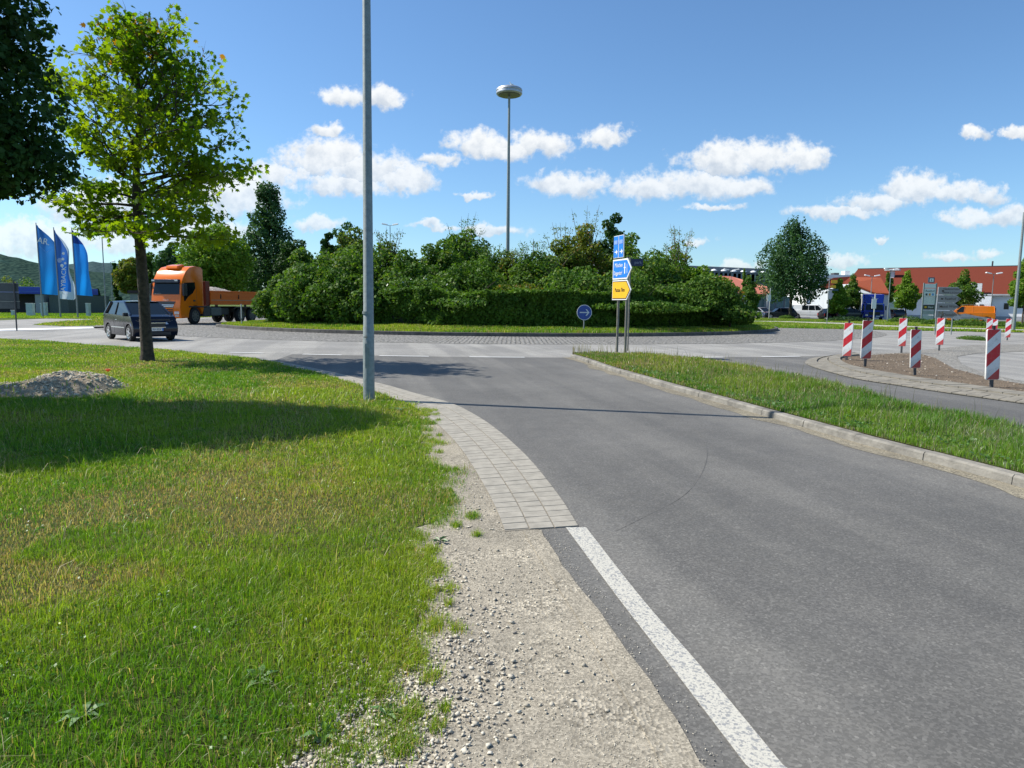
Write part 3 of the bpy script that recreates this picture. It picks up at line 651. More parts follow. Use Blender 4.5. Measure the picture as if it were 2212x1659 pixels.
cg = grass_colors(xx, yy_, np.zeros(len(xx)))*1.1; blades('long_grass', xx, yy_, (0.07+0.10*rng.random(len(xx)))*(0.5+fbm(xx*2, yy_*2)), np.maximum(0.0032, 0.0008*yy_), cg, bend=1.3, label='longer curved blades standing out of the verge grass')
# straw stalks lying in the grass
n = 2600; x = rng.uniform(-9, 0, n); y = rng.uniform(1.6, 12, n); k = inpoly(x, y, verge_poly); x, y = x[k], y[k]; 
blades('straw', x, y, 0.08+0.12*rng.random(len(x)), np.maximum(0.002, 0.0006*y), np.tile([0.5, 0.42, 0.22], (len(x), 1))*(0.6+0.5*rng.random((len(x), 1))), bend=2.2, label='pale dry straw stalks lying among the verge grass')
def ground_leaves(name, x, y, size, z, col, label):
    n = len(x); X = np.c_[x, y, z+rng.random(n)*size*1.2]; V, F, c = leaf_quads(X, X*0, size*(.6+.8*rng.random(n)), np.tile(col, (n, 1))*(.7+.6*rng.random((n, 1))), up=1.6, narrow=.8)
    return tag(link(name, mesh_np(name, V, F, M_BLADE, c)), label, kind='stuff')
n = 260; cxs = rng.uniform(-8, 0, n); cys = 1.6+9*rng.random(n)**1.3; m = 34; x = (cxs[:, None]+rng.normal(0, .07, (n, m))).ravel(); y = (cys[:, None]+rng.normal(0, .07, (n, m))).ravel(); k = inpoly(x, y, verge_poly); x, y = x[k], y[k]
ground_leaves('clover', x, y, .015, .035, [.09, .22, .02], 'low clover patches mixed into the verge grass')
k = rng.random(len(x)) < .006; ground_leaves('clover_flowers', x[k], y[k], .013, .07, [.75, .75, .7], 'tiny white clover flowers in the verge grass')
# tufts on the shoulder
TX = []; TY = []
tuft_px = [(900,1210,30),(870,1180,40),(930,1195,18),(905,1245,35),(890,1330,40),(880,1390,45),(850,1440,40),(830,1500,40),(850,1560,45),(890,1550,28),(930,1470,22),(945,1580,16),(800,1610,60),(740,1640,60),(960,1540,10),(900,1430,30),(1020,1120,14),(960,1085,30),(985,1140,10),(870,1620,30),(925,1290,16),(1030,1160,8),(940,1360,10)]
for (u, v, r) in tuft_px:
    qx, qy = P(u, v); rr = r/FPX*qy*1.2; n = int(230*min(1, rr/0.07)*(1+2*rng.random())); TX.append(qx+rng.normal(0, rr*0.55, n)); TY.append(qy+rng.normal(0, rr*0.8, n))
for i_ in rng.integers(20, 235, 75):
    qx, qy = grass_edge[i_]; rr = (.02+.07*rng.random()**2)*(1 if qy < 5 else 1.3); n = int(60+160*rr/.07); TX.append(qx+abs(rng.normal(0, .10))*(1 if qy > 2.2 else .6)+rng.normal(0, rr*.6, n)); TY.append(qy+rng.normal(0, rr, n)+rng.normal(0, .05))
x = np.concatenate(TX); y = np.concatenate(TY)
blades('grass_tufts', x, y, 0.012+0.045*rng.random(len(x))**1.5, np.full(len(x), 0.003)*(0.7+0.7*rng.random(len(x))), grass_colors(x, y, np.full(len(x), 0.12)), bend=1.3, label='scattered grass tufts growing through the shoulder gravel')
# median grass
X = []; Y = []; mp_ = np.array(median_poly)
for d0, d1, den in [(0,4,2600),(4,7,5200),(7,10,4600),(10,14,2600),(14,19,1500),(19,23,900)]:
    n = int(16*(d1-d0)*den); x = rng.uniform(0, 16, n); y = rng.uniform(d0, d1, n); k = inpoly(x, y, median_poly) & (((x < y*0.9+1) | (y < 4))); X.append(x[k]); Y.append(y[k])
x = np.concatenate(X); y = np.concatenate(Y); cl = fbm(x*1.8+3, y*1.8)
# lower next to the kerb
kd = np.min(np.hypot(x[:, None]-mnear[::2, 0][None], y[:, None]-mnear[::2, 1][None]), axis=1)
h = (0.03+0.19*cl**2.2+0.08*rng.random(len(x))**2)*np.clip(0.25+kd*1.2, 0.3, 1.15)*np.clip(0.55+(23-y)/18, 0.6, 1.0)
col = grass_colors(x+30, y, 0.15+0.9*np.clip(fbm(x*.9, y*.9)-0.45, 0, 1)+0.4*(kd < 0.12)); m_ = np.clip((y-7)/10, 0, 1)[:, None]; col = col*(np.array([0.66, 0.86, 1.3])*(1-m_)+np.array([0.92, 0.86, 1.2])*m_)
blades('median_grass', x, y, h, np.maximum(0.004, 0.00085*y)*(0.7+0.7*rng.random(len(x))), col, z=0.12, bend=0.6, label='tall grass on the kerbed median strip')
n = 120; i = rng.integers(4, 80, n); w_ = rng.random(n)**1.5; cxs = mnear[i, 0]*(1-w_)+mfar[i, 0]*w_; cys = mnear[i, 1]*(1-w_)+mfar[i, 1]*w_; m = 40; x = (cxs[:, None]+rng.normal(0, .12, (n, m))).ravel(); y = (cys[:, None]+rng.normal(0, .12, (n, m))).ravel(); k = inpoly(x, y, median_poly) & (y < 18)
ground_leaves('median_weeds', x[k], y[k], .042, .14, [.10, .20, .05], 'broadleaf weeds mixed into the median grass')
n = 900; i = rng.integers(0, 80, n); wgt = rng.random(n); x = mnear[i, 0]*(1-wgt)+mfar[i, 0]*wgt; y = mnear[i, 1]*(1-wgt)+mfar[i, 1]*wgt
blades('seed_heads', x, y, 0.22+0.22*rng.random(n), np.maximum(0.002, 0.0006*y), np.tile([0.25, 0.22, 0.12], (n, 1)), z=0.12, bend=0.35, label='thin grass stalks with seed heads on the median')
# island rim grass, lens and far verge
a = rng.uniform(-PI+0.1, -0.02, 90000); rr = rng.uniform(0.72, 0.995, len(a)); ir = np.array([isl_r(t)-0.18 for t in a]); x = CC[0]+ir*rr*np.cos(a); y = CC[1]+ir*rr*np.sin(a)
zz = 0.155+0.95*(1-rr)**0.9
col = grass_colors(x, y, 0.25*np.clip(fbm(x*.7, y*.7), 0, 1)); h = 0.08+0.18*fbm(x*1.1, y*1.1)**1.5+0.16*np.clip((0.84-rr)*8, 0, 1)*rng.random(len(x))
blades('island_grass', x, y, h, np.full(len(x), 0.03)*(0.6+0.6*rng.random(len(x))), col, zarr=zz, bend=0.5, label='grass rim between the island kerb and the hedge')
X = []; Y = []
farv = [P(1560,708)]+far_kerb+[(75, 62), (110, 84), (68, 84), (40, 92), (24, 96)]
fpath = GP([(1600,692.5),(1700,694),(1815,697),(1901,702),(2050,707),(2212,712),(2700,719),(2700,725),(2212,717),(2050,712.5),(1901,708),(1815,702.5),(1700,698),(1600,696)])
x, y = scatter_poly(farv, 420000, 14, 75, 44, 96); k = ~inpoly(x, y, fpath) & (x < 0.85*y); x, y = x[k], y[k]
col = grass_colors(x*.3, y*.3, np.full(len(x), 0.12)); blades('far_grass', x, y, 0.06+0.12*rng.random(len(x)), np.full(len(x), 0.05), col, z=0.022, bend=0.5, label='rough grass beyond the right-hand road')
x, y = scatter_poly([(-30, 58), (-95, 58), (-95, 88), (-30, 88)], 120000, -95, -28, 57, 88)
blades('lawn_grass', x, y, 0.05+0.07*rng.random(len(x)), np.full(len(x), 0.06), grass_colors(x*.3, y*.3, np.full(len(x), 0.0))*1.1, z=0.02, bend=0.5, label='mown lawn behind the flagpoles')
x, y = scatter_poly(lens, 60000, -45, -15, 30, 62)
blades('lens_grass', x, y, 0.04+0.06*rng.random(len(x)), np.full(len(x), 0.04), grass_colors(x*.3, y*.3, np.full(len(x), 0.2)), z=0.012, bend=0.5, label='grass on the lens-shaped refuge in the left road')

# ------------------------------------------------------------------ foliage
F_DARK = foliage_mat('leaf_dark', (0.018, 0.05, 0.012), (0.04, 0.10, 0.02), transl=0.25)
F_MID = foliage_mat('leaf_mid', (0.05, 0.12, 0.018), (0.12, 0.21, 0.03), (0.2, 0.24, 0.06), transl=0.38)
F_BRIGHT = foliage_mat('leaf_bright', (0.08, 0.18, 0.014), (0.18, 0.29, 0.03), (0.2, 0.25, 0.05), transl=0.4)
F_OLIVE = foliage_mat('leaf_olive', (0.085, 0.13, 0.016), (0.19, 0.23, 0.03), (0.26, 0.14, 0.04), transl=0.38)
F_MAPLE = foliage_mat('leaf_maple', (0.075, 0.18, 0.008), (0.21, 0.30, 0.014), (0.26, 0.13, 0.02), transl=0.58, tmul=(1.5, 1.45, 0.4))
F_BLUE = foliage_mat('leaf_bluegreen', (0.03, 0.08, 0.03), (0.07, 0.15, 0.05), transl=0.3)
F_HEDGE = foliage_mat('leaf_hedge', (0.04, 0.10, 0.012), (0.12, 0.22, 0.022), (0.14, 0.2, 0.04), transl=0.3)
F_RED = foliage_mat('leaf_redbrown', (0.05, 0.10, 0.018), (0.11, 0.17, 0.025), (0.17, 0.11, 0.03), transl=0.38)
F_FLOWER = plain('white_blossom', (0.62, 0.62, 0.52), 0.7)
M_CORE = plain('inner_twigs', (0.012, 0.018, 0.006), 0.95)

def lobes_points(lobes, n, depth=0.16, gap=0.0, gs=1.6, fill=0.15):
    L = np.array(lobes, float); ar = (L[:, 3]*L[:, 4]+L[:, 3]*L[:, 5]+L[:, 4]*L[:, 5]); k = rng.choice(len(L), n, p=ar/ar.sum())
    D = rng.normal(size=(n, 3)); D /= np.linalg.norm(D, axis=1)[:, None]
    rr = 1-np.abs(rng.normal(0, depth, n)); f = rng.random(n) < fill; rr[f] = rng.random(f.sum())**0.5
    # bumpy outline
    rr *= 0.66+0.68*fbm(D[:, 0]*4.3+k*7.7, D[:, 1]*4.3+D[:, 2]*3.3+k*3.1)
    X = L[k, :3]+D*rr[:, None]*L[k, 3:6]
    if gap > 0:
        g = fbm(X[:, 0]*gs+X[:, 2]*gs*0.6+50, X[:, 1]*gs+X[:, 2]*gs*0.8+50, 3); keep = g > gap; X, D, k = X[keep], D[keep], k[keep]
    return X, D, k
def foliage(name, lobes, n, size, mat, parent, origin, gap=0.0, depth=0.16, fill=0.15, gs=1.6, zmin=None, narrow=0.55, up=0.5):
    X, D, k = lobes_points(lobes, n, depth, gap, gs, fill)
    if zmin is not None: kk = X[:, 2] > zmin; X, D, k = X[kk], D[kk], k[kk]
    cl = fbm(X[:, 0]*1.3+X[:, 2], X[:, 1]*1.3+X[:, 2]*.7, 3); rl = rng.random(200)
    t = np.clip(cl*1.5-0.25+0.35*(rng.random(len(X))-.5)+0.25*(rl[k % 200]-.5), 0, 1)
    V, F, c = leaf_quads(X-np.array(origin), D, size*(0.6+0.8*rng.random(len(X))), np.c_[t, rng.random(len(X)), rng.random(len(X))], up=up, narrow=narrow)
    return link(name, mesh_np(name, V, F, mat, c), parent)
def crown_lobes(cx, cy, z0, z1, w, prof, m=16, flat=0.8, rnd=random):
    out = []
    for i in range(m):
        t = (i+0.5)/m; p = prof(t); a = i*2.399+rnd.uniform(-.4, .4); r = w/2*p
        rl = max(0.16*w, r*rnd.uniform(0.42, 0.62)); off = max(0, r-rl*0.8)
        out.append((cx+off*math.cos(a), cy+off*math.sin(a), z0+(z1-z0)*t, rl, rl, min(rl*flat, (z1-z0)*0.3)))
    out.append((cx, cy, (z0+z1)/2, w*0.28*prof(.5), w*0.28*prof(.5), (z1-z0)*0.4)); return out
PROF = dict(round=lambda t: math.sin(PI*(0.12+0.8*t))**0.7, cone=lambda t: (1-t)**0.75+0.08, egg=lambda t: math.sin(PI*min(1, 0.22+0.78*t))**0.8+0.06,
            col=lambda t: 0.75+0.25*math.sin(PI*t) if t < .85 else .45)
def trunk_mb(cx, h0, h1, r, limbs, w, rnd):
    mb = MB(); pts = [(0, 0, -0.1), (rnd.uniform(-.05, .05), 0, h0*0.5), (rnd.uniform(-.1, .1), rnd.uniform(-.1, .1), h0), (rnd.uniform(-.2, .2), rnd.uniform(-.2, .2), h0+(h1-h0)*.55)]
    mb.tube(pts, [r*1.25, r, r*.8, r*.3], 8)
    for i in range(limbs):
        a = i*2.4+rnd.random(); z = h0*0.9+(h1-h0)*0.5*i/limbs; l = w*0.33*rnd.uniform(.7, 1.1)
        mb.tube([(0, 0, z), (l*.5*math.cos(a), l*.5*math.sin(a), z+l*.45), (l*math.cos(a), l*math.sin(a), z+l*.8)], [r*.4, r*.25, r*.08], 5, False)
    return mb
def tree(name, label, cat, u, vtop, vcrown, wpx, dep, mat, shape='round', n=9000, leaf=0.2, gap=0.3, m=16, tr=0.14, group=None, base_z=0.0, bark=None, flat=0.8, blossoms=0):
    rnd = random.Random(int(u*13+vtop)); b = A(u, 660, dep); zt = A(u, vtop, dep).z; zc = A(u, vcrown, dep).z; w = wpx*dep/FPX
    o = thing(name, label, cat, (b.x, b.y, base_z), 0, group)
    lob = crown_lobes(0, 0, zc-base_z, zt-base_z-0.05*w, w, PROF[shape], m, flat, rnd)
    if 'young' in label or 'small tree' in label:
        hh = zt-base_z; lob = [(q[0], q[1], zc-base_z+(q[2]-(zc-base_z))*.80, q[3], q[4], q[5]*.85) for q in lob]+[(rnd.uniform(-.08, .08)*w, 0, hh*.90, w*.13, w*.13, hh*.11), (rnd.uniform(-.25, .25)*w, 0, hh*.80, w*.16, w*.16, hh*.08)]
    trunk_mb(0, max(zc-base_z, 0.4)+0.1*(zt-zc), zt-base_z, tr, 7, w, rnd).build('trunk', bark or M_BARK, o, smooth=True)
    if dep > 60: leaf *= 1.1; n = int(n*1.35)
    else: leaf *= 1.12; n = int(n*1.35)
    foliage('crown', lob, n, leaf, mat, o, (0, 0, 0), gap=gap*1.0, gs=7.5/max(w, 1.5), depth=0.2, fill=0.22, zmin=0.02, narrow=0.75)
    if blossoms: foliage('blossom', lob, blossoms, leaf*0.9, F_FLOWER, o, (0, 0, 0), depth=0.04, fill=0, zmin=0.1)
    return o

# --- the maple on the verge
def maple():
    rnd = random.Random(11); bx, by = P(318, 781); o = thing('maple_tree', 'young maple with slim dark trunk and airy yellow-green crown on the verge', 'tree', (bx, by, 0))
    dep = by
    def L(u, v, dd=0.0): q = A(u, v, dep+dd); return Vector((q.x-bx, q.y-by, q.z))
    mb = MB()
    tp = [Vector((0, 0, -.1)), L(318, 760), L(314, 700), L(308, 600), L(302, 520), L(296, 450), L(294, 385), L(296, 330), L(300, 270), L(300, 190), L(292, 110), L(262, 50)]
    mb.tube(tp, [.21, .155, .138, .13, .122, .105, .09, .072, .055, .038, .025, .01], 12)
    mb.build('trunk', M_BARK, o, smooth=True)
    br = MB(); X = []; D = []
    def twig(p, d, l, r, lev):
        n = 4; pts = [p]; dd = d.normalized()
        for i in range(n):
            dd = (dd+Vector((rnd.gauss(0, .16), rnd.gauss(0, .16), rnd.gauss(0.03, .12)))).normalized(); pts.append(pts[-1]+dd*l/n)
        br.tube(pts, [r*(1-0.8*i/n) for i in range(n+1)], 5 if lev else 6, False)
        if lev == 2 or l < 0.5:
            m = rnd.randint(10, 15)
            for i in range(m):
                t = rnd.random()**0.6; k = min(int(t*n), n-1); q = pts[k].lerp(pts[k+1], t*n-k)
                off = Vector((rnd.gauss(0, .10), rnd.gauss(0, .10), rnd.gauss(-.04, .09))); X.append(q+off); D.append(off.normalized())
            return
        for i in range(5 if lev == 0 else 4):
            t = 0.25+0.75*(i+rnd.random()*.6)/5; k = min(int(t*n), n-1); q = pts[k].lerp(pts[k+1], t*n-k)
            side = dd.cross(Vector((0, 0, 1))).normalized()*(1 if i % 2 else -1)
            nd = (dd*0.7+side*rnd.uniform(.5, 1.0)+Vector((0, 0, rnd.uniform(-.25, .45)))).normalized()
            twig(q, nd, l*rnd.uniform(.42, .6), r*.5, lev+1)
        twig(pts[-1], dd, l*.4, r*.3, 2)
    def at(z):
        for a, b in zip(tp, tp[1:]):
            if a.z <= z <= b.z: return a.lerp(b, (z-a.z)/(b.z-a.z))
        return tp[-1]
    z0, z1 = 3.25, 8.3; nl = 28
    for i in range(nl):
        t = i/(nl-1); z = z0+(z1-z0)*t; az = i*2.399963+rnd.uniform(-.3, .3)
        ln = (2.35*(math.sin(PI*(0.30+0.70*t))**0.9)+0.25)*rnd.uniform(.82, 1.1)
        el = -0.12+0.95*t+rnd.uniform(-.1, .15)
        twig(at(z), Vector((math.cos(az)*math.cos(el), math.sin(az)*math.cos(el), math.sin(el))), ln*0.86, .045*(1-.5*t), 0)
    # a few limbs that reach the outline seen in the photo
    for (u0, v0, u1, v1, dd) in [(294,400,560,328,0),(298,420,500,400,.5),(298,345,528,240,-.4),(300,300,452,100,.3),(298,280,385,70,0),(300,200,240,25,0),(300,330,480,190,.2),(296,470,490,470,-.5),(298,440,420,470,.8),
                                 (296,460,140,470,-.3),(296,430,150,380,0),(296,400,165,300,.4),(298,330,180,210,0),(300,260,215,130,0),(298,480,360,510,-.6),(298,430,540,360,-.8),(298,480,190,500,.5),(296,400,450,330,-1.2),(296,400,200,350,-1.2)]:
        a = L(u0, v0); b = L(u1, v1, dd); twig(a, b-a, (b-a).length*.70, .04, 0)
    br.build('branches', M_BARK, o)
    X = np.array(X); D = np.array(D); ok = (X[:, 2] > 2.7) & (X[:, 2] < 8.55+.75*rng.random(len(X))**2) & (fbm(X[:, 0]*1.7+X[:, 2]*.8+4, X[:, 1]*1.7+X[:, 2]*1.3) > .40); X, D = X[ok], D[ok]; n = len(X)
    ang = [90, 68, 48, 28, 8, -30, -90, -150, 172, 152, 132, 112]; rad = [1, .5, .82, .42, .66, .38, .34, .38, .66, .42, .82, .5]
    lf = np.array([(r*math.cos(R(a)), r*math.sin(R(a))+.3, 0) for a, r in zip(ang, rad)]); lf[:, 2] = -0.18*np.abs(lf[:, 0])
    N = rng.normal(size=(n, 3))*.75+D*.3; N[:, 2] += .55; N /= np.linalg.norm(N, axis=1)[:, None]
    T = rng.normal(size=(n, 3)); T[:, 2] -= .6; T -= (T*N).sum(1)[:, None]*N; T /= np.linalg.norm(T, axis=1)[:, None]; B = np.cross(N, T)
    s = (.080+.055*rng.random(n))[:, None, None]
    V = X[:, None, :]+s*(B[:, None, :]*lf[None, :, 0:1]+T[:, None, :]*lf[None, :, 1:2]+N[:, None, :]*lf[None, :, 2:3])
    t = np.clip(fbm(X[:, 0]*1.2+X[:, 2], X[:, 1]*1.2+X[:, 2])*1.6-.3+.4*(rng.random(n)-.5), 0, 1)
    g = rng.random(n)*0.9+0.1*(X[:, 2] > 7.5); cols = np.repeat(np.c_[t, g, rng.random(n)], 12, axis=0)
    link('crown', mesh_np('crown', V.reshape(-1, 3), np.arange(12*n).reshape(-1, 12), F_MAPLE, cols), o)
    print('maple leaves', n)
maple()
# --- dark tree at the left edge
TX0, TY0 = -13.6, 9.8
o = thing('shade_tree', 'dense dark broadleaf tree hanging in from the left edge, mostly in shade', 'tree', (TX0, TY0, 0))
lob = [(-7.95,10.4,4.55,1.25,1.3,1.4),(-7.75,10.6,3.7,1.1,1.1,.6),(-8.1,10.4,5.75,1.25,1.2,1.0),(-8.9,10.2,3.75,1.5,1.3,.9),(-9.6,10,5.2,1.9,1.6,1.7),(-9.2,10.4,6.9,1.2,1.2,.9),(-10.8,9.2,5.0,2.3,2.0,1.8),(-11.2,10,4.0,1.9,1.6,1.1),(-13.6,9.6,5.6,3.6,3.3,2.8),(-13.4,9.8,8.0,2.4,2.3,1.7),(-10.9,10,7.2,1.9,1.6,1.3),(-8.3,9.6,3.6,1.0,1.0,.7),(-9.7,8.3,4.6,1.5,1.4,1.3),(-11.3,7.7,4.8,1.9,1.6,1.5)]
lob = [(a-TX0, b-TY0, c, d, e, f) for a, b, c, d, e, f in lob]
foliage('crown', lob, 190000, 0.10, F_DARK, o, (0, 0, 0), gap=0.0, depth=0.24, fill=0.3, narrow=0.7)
mb = trunk_mb(0, 2.6, 9, .22, 12, 8, random.Random(3)); mb.build('trunk', M_BARK, o, smooth=True)

# --- background trees left
TL = [('tree','dark pointed evergreen behind the orange truck, tallest of the left group','tree',585,400,610,150,84,F_BLUE,'cone',17000,0.26,0.36,30,.2),
 ('tree','bright green spreading tree above the tipper body of the orange truck','tree',468,487,632,150,74,F_BRIGHT,'round',16000,0.24,0.30,20,.16),
 ('tree','grey-green tree between the maple trunk and the bright green tree','tree',372,527,625,62,108,F_BLUE,'round',5000,0.3,0.28,12,.15),
 ('tree','olive brown tree left of the maple trunk above the garage','tree',285,558,632,66,100,F_OLIVE,'round',6000,0.28,0.25,14,.15),
 ('tree','narrow dark spruce beside the olive brown tree','tree',252,566,650,22,104,F_DARK,'cone',2500,0.3,0.2,10,.12),
 ('tree','mid green tree behind the maple trunk','tree',325,545,630,50,112,F_MID,'round',4000,0.3,0.25,12,.15),
 ('tree','deep green tree filling the gap left of the hedge','tree',530,545,640,80,90,F_MID,'round',7000,0.26,0.25,14,.15),
 ('tree','dark green tree right of the evergreen behind the hedge','tree',640,520,640,90,80,F_DARK,'round',7000,0.24,0.2,14,.15)]
for t in TL: tree(*t[:15], group='trees on the left beyond the ring road')
for i, (u, vt, w, d, mt) in enumerate([(212, 622, 16, 120, F_DARK),(222,640,30,120,F_MID),(150,640,60,115,F_DARK),(186,640,44,110,F_DARK),(60,600,80,190,F_MID),(140,604,60,180,F_BRIGHT),(20,596,60,200,F_OLIVE)]):
    tree('bush', ['slim dark bush next to the red car','leafy green bush beside the grey garage','dark clipped hedge bush behind the white flag','dark clipped bush behind the rightmost flag','mid green tree on the hill foot behind the station','light green tree on the hill foot behind the flags','olive tree on the hill foot at the far left'][i], 'bush', u, vt, 659, w, d, mt, 'egg', 1800, 0.3, 0.1, 8, .08, group='bushes around the lawn')

# ------------------------------------------------------------------ island planting
def isl_z(x, y):
    a = math.atan2(y-CC[1], x-CC[0]); f = min(1, math.hypot(x-CC[0], y-CC[1])/isl_r(a)); return mound_z(f)-0.02
def hedge(label, a0, a1, r0, r1, wid, hgt, n, mat, leaf, rough=0.10, hvar=0.12):
    m = 60; am = (a0+a1)/2; rm = (r0+r1)/2; o = thing('hedge', label, 'hedge', (CC[0]+rm*math.cos(am), CC[1]+rm*math.sin(am), 0)); ox, oy = o.location.x, o.location.y
    t = rng.random(n); a = a0+(a1-a0)*t; r = r0+(r1-r0)*t
    hh = hgt*(1+hvar*(fbm(t*16, t*0+2)-.5)*2)*np.clip(np.minimum(t, 1-t)*14+0.62, 0, 1)
    side = rng.random(n); f = side < 0.55; top = (side >= 0.55) & (side < 0.85)
    w = np.where(f, 0.0, np.where(top, rng.random(n), 1.0)); zf = np.where(top, 1.0, rng.random(n)**0.9)
    jit = np.abs(rng.normal(0, 0.14, n)); bul = 0.9*(fbm(t*34, zf*2.0)-.5)+0.14
    rr = r+bul-w*wid-jit*np.where(f, 1, 0)+jit*np.where((~f) & (~top), 1, 0)-0.12*zf
    x = CC[0]+rr*np.cos(a); y = CC[1]+rr*np.sin(a); zb = np.array([isl_z(p, q) for p, q in zip(x, y)]); z = zb+hh*zf-np.where(top, jit, 0)+rng.normal(0, .04, n)+rough*(fbm(t*90, w*3)-.3)
    out = np.c_[np.cos(a)*np.where(f, 1, -.3), np.sin(a)*np.where(f, 1, -.3), np.where(top, 1.2, 0.2)]
    tt = np.clip(1.3*(fbm(t*30, zf*4)-.35)+0.5*rng.random(n)+0.1, 0, 1)
    V, F, c = leaf_quads(np.c_[x-ox, y-oy, z], out, leaf*(0.6+0.8*rng.random(n)), np.c_[tt, rng.random(n), rng.random(n)], up=0.5); link('leaves', mesh_np('leaves', V, F, mat, c), o)
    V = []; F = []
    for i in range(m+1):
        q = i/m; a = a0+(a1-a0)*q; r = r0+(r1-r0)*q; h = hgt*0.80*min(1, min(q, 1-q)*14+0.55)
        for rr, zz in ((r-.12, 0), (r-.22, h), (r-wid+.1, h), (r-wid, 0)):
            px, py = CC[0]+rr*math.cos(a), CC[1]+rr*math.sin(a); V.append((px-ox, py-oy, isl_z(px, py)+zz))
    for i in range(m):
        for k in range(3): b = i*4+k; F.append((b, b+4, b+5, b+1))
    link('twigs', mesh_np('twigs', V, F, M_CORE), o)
def ang_at(u, r):
    # angle on circle r around CC seen along bearing u (near side)
    d = ray(u, 680); k = d[0]/d[1]; a = 1+k*k; b = 2*(k*(-CC[0])-CC[1]); c = CC[0]**2+CC[1]**2-r*r; disc = max(0, b*b-4*a*c); y = (-b-math.sqrt(disc))/(2*a); return math.atan2(y-CC[1], k*y-CC[0])
hedge('long clipped dark hedge along the front of the roundabout island', ang_at(800, 16.8), -0.30, 16.8, 18.6, 1.5, 1.85, 75000, F_HEDGE, 0.17, 0.25, 0.22)
hedge('lighter untrimmed hedge at the left end of the island', -PI+0.74, ang_at(806, 16.9), 17.2, 16.9, 1.8, 2.3, 22000, F_MID, 0.21, 0.3, 0.3)
SH = [
 (805,530,150,47,F_MID,'round',8000,.17,.1,'broad mid green shrub right behind the lamp column, below the thin street lamp'),
 (735,545,130,45,F_MID,'round',7500,.17,.1,'mid green shrub filling the back row left of the lamp column'),
 (1075,548,110,47,F_MID,'round',6500,.17,.12,'green shrub directly under the tall mast'),
 (1170,560,120,45,F_MID,'round',6500,.17,.12,'bushy green shrub between the mast and the yellow-green shrub'),
 (1395,548,110,45,F_MID,'round',6500,.17,.12,'bushy green shrub just right of the blue arrow panels'),
 (1520,600,110,43,F_HEDGE,'round',6500,.16,.1,'dark green shrub low in front of the creamy flowering shrub'),
 (1010,625,170,40,F_MID,'round',7000,.15,.1,'sprawling green shrub growing over the clipped hedge left of the round sign'),
 (1380,640,200,40.5,F_HEDGE,'round',9000,.15,.1,'sprawling dark shrub growing over the hedge right of the sign posts'),
 # u, vtop, width px, depth, mat, shape, n, leaf, gap, sparse, label
 (606,598,80,43.5,F_MID,'egg',6500,.17,.1,'rounded light green shrub at the left tip of the island'),
 (662,575,100,41.5,F_MID,'egg',7000,.17,.1,'full green shrub second from the left tip of the island'),
 (730,585,110,40.5,F_HEDGE,'egg',6500,.17,.1,'dark green shrub left of the galvanised lamp column'),
 (792,600,80,40,F_MID,'egg',4500,.16,.1,'green shrub directly behind the galvanised lamp column'),
 (655,540,90,46,F_MID,'egg',6000,.18,.2,'taller shrub rising behind the left end of the hedge'),
 (708,500,52,50,F_DARK,'col',3500,.2,.25,'slim dark bush with upright tips left of the lamp column'),
 (668,548,40,52,F_DARK,'col',1800,.2,.25,'short dark upright bush at the far left of the back row'),
 (762,492,80,50,F_RED,'round',5500,.18,.25,'brownish green shrub behind the lamp column'),
 (745,478,55,62,F_BLUE,'round',2200,.25,.25,'distant grey-green crown left of the lamp column top'),
 (838,520,70,47,F_RED,'round',3600,.16,.42,'thin brownish shrub with bare twigs right of the lamp column'),
 (880,545,110,44,F_MID,'egg',7500,.17,.15,'broad green shrub right of the lamp column'),
 (905,600,150,41,F_HEDGE,'round',7000,.16,.1,'low dark shrub with white blossom above the clipped hedge'),
 (950,520,90,46,F_MID,'round',6000,.18,.2,'domed green shrub in the middle left of the island'),
 (998,498,90,50,F_MID,'round',5500,.19,.2,'highest domed shrub left of the tall mast'),
 (1030,520,80,56,F_BLUE,'round',3500,.22,.2,'pale blue-green crown behind the domed shrub'),
 (1020,570,130,42.5,F_HEDGE,'round',7500,.16,.12,'dark shrub mass below the domed shrub'),
 (1095,560,70,46,F_OLIVE,'egg',4200,.16,.3,'olive shrub at the foot of the tall mast'),
 (1150,545,80,45,F_MID,'round',5000,.16,.3,'loose green shrub right of the tall mast'),
 (1120,615,150,41,F_OLIVE,'round',6500,.15,.15,'low olive shrub above the middle of the hedge'),
 (1215,512,84,48,F_OLIVE,'round',6500,.17,.25,'yellow-green shrub between mast and direction sign'),
 (1262,485,95,49,F_OLIVE,'egg',8000,.17,.2,'tall yellow-green shrub left of the direction sign'),
 (1318,460,62,52,F_DARK,'round',4200,.2,.2,'tallest dark tree top directly left of the direction sign'),
 (1352,505,70,50,F_MID,'round',4200,.18,.25,'green shrub behind the blue arrow panels'),
 (1240,585,150,42,F_MID,'round',7500,.16,.12,'mid green shrub above the round arrow sign'),
 (1345,590,140,42,F_MID,'round',7500,.16,.12,'green shrub behind the yellow arrow panel'),
 (1440,545,90,47,F_MID,'round',4000,.16,.36,'loose shrub right of the direction sign'),
 (1462,520,70,50,F_OLIVE,'round',2200,.15,.45,'see-through shrub with arching twigs right of the direction sign'),
 (1442,615,150,42.5,F_HEDGE,'round',8000,.16,.1,'dark green shrub right of the sign posts'),
 (1505,578,70,46,F_BRIGHT,'round',4200,.17,.2,'bright green shrub near the right end of the island'),
 (1545,605,90,44,F_OLIVE,'round',5500,.16,.15,'olive shrub with creamy flowers near the right end'),
 (1578,650,90,42.5,F_MID,'egg',4500,.16,.1,'low rounded shrub at the right tip of the island')]
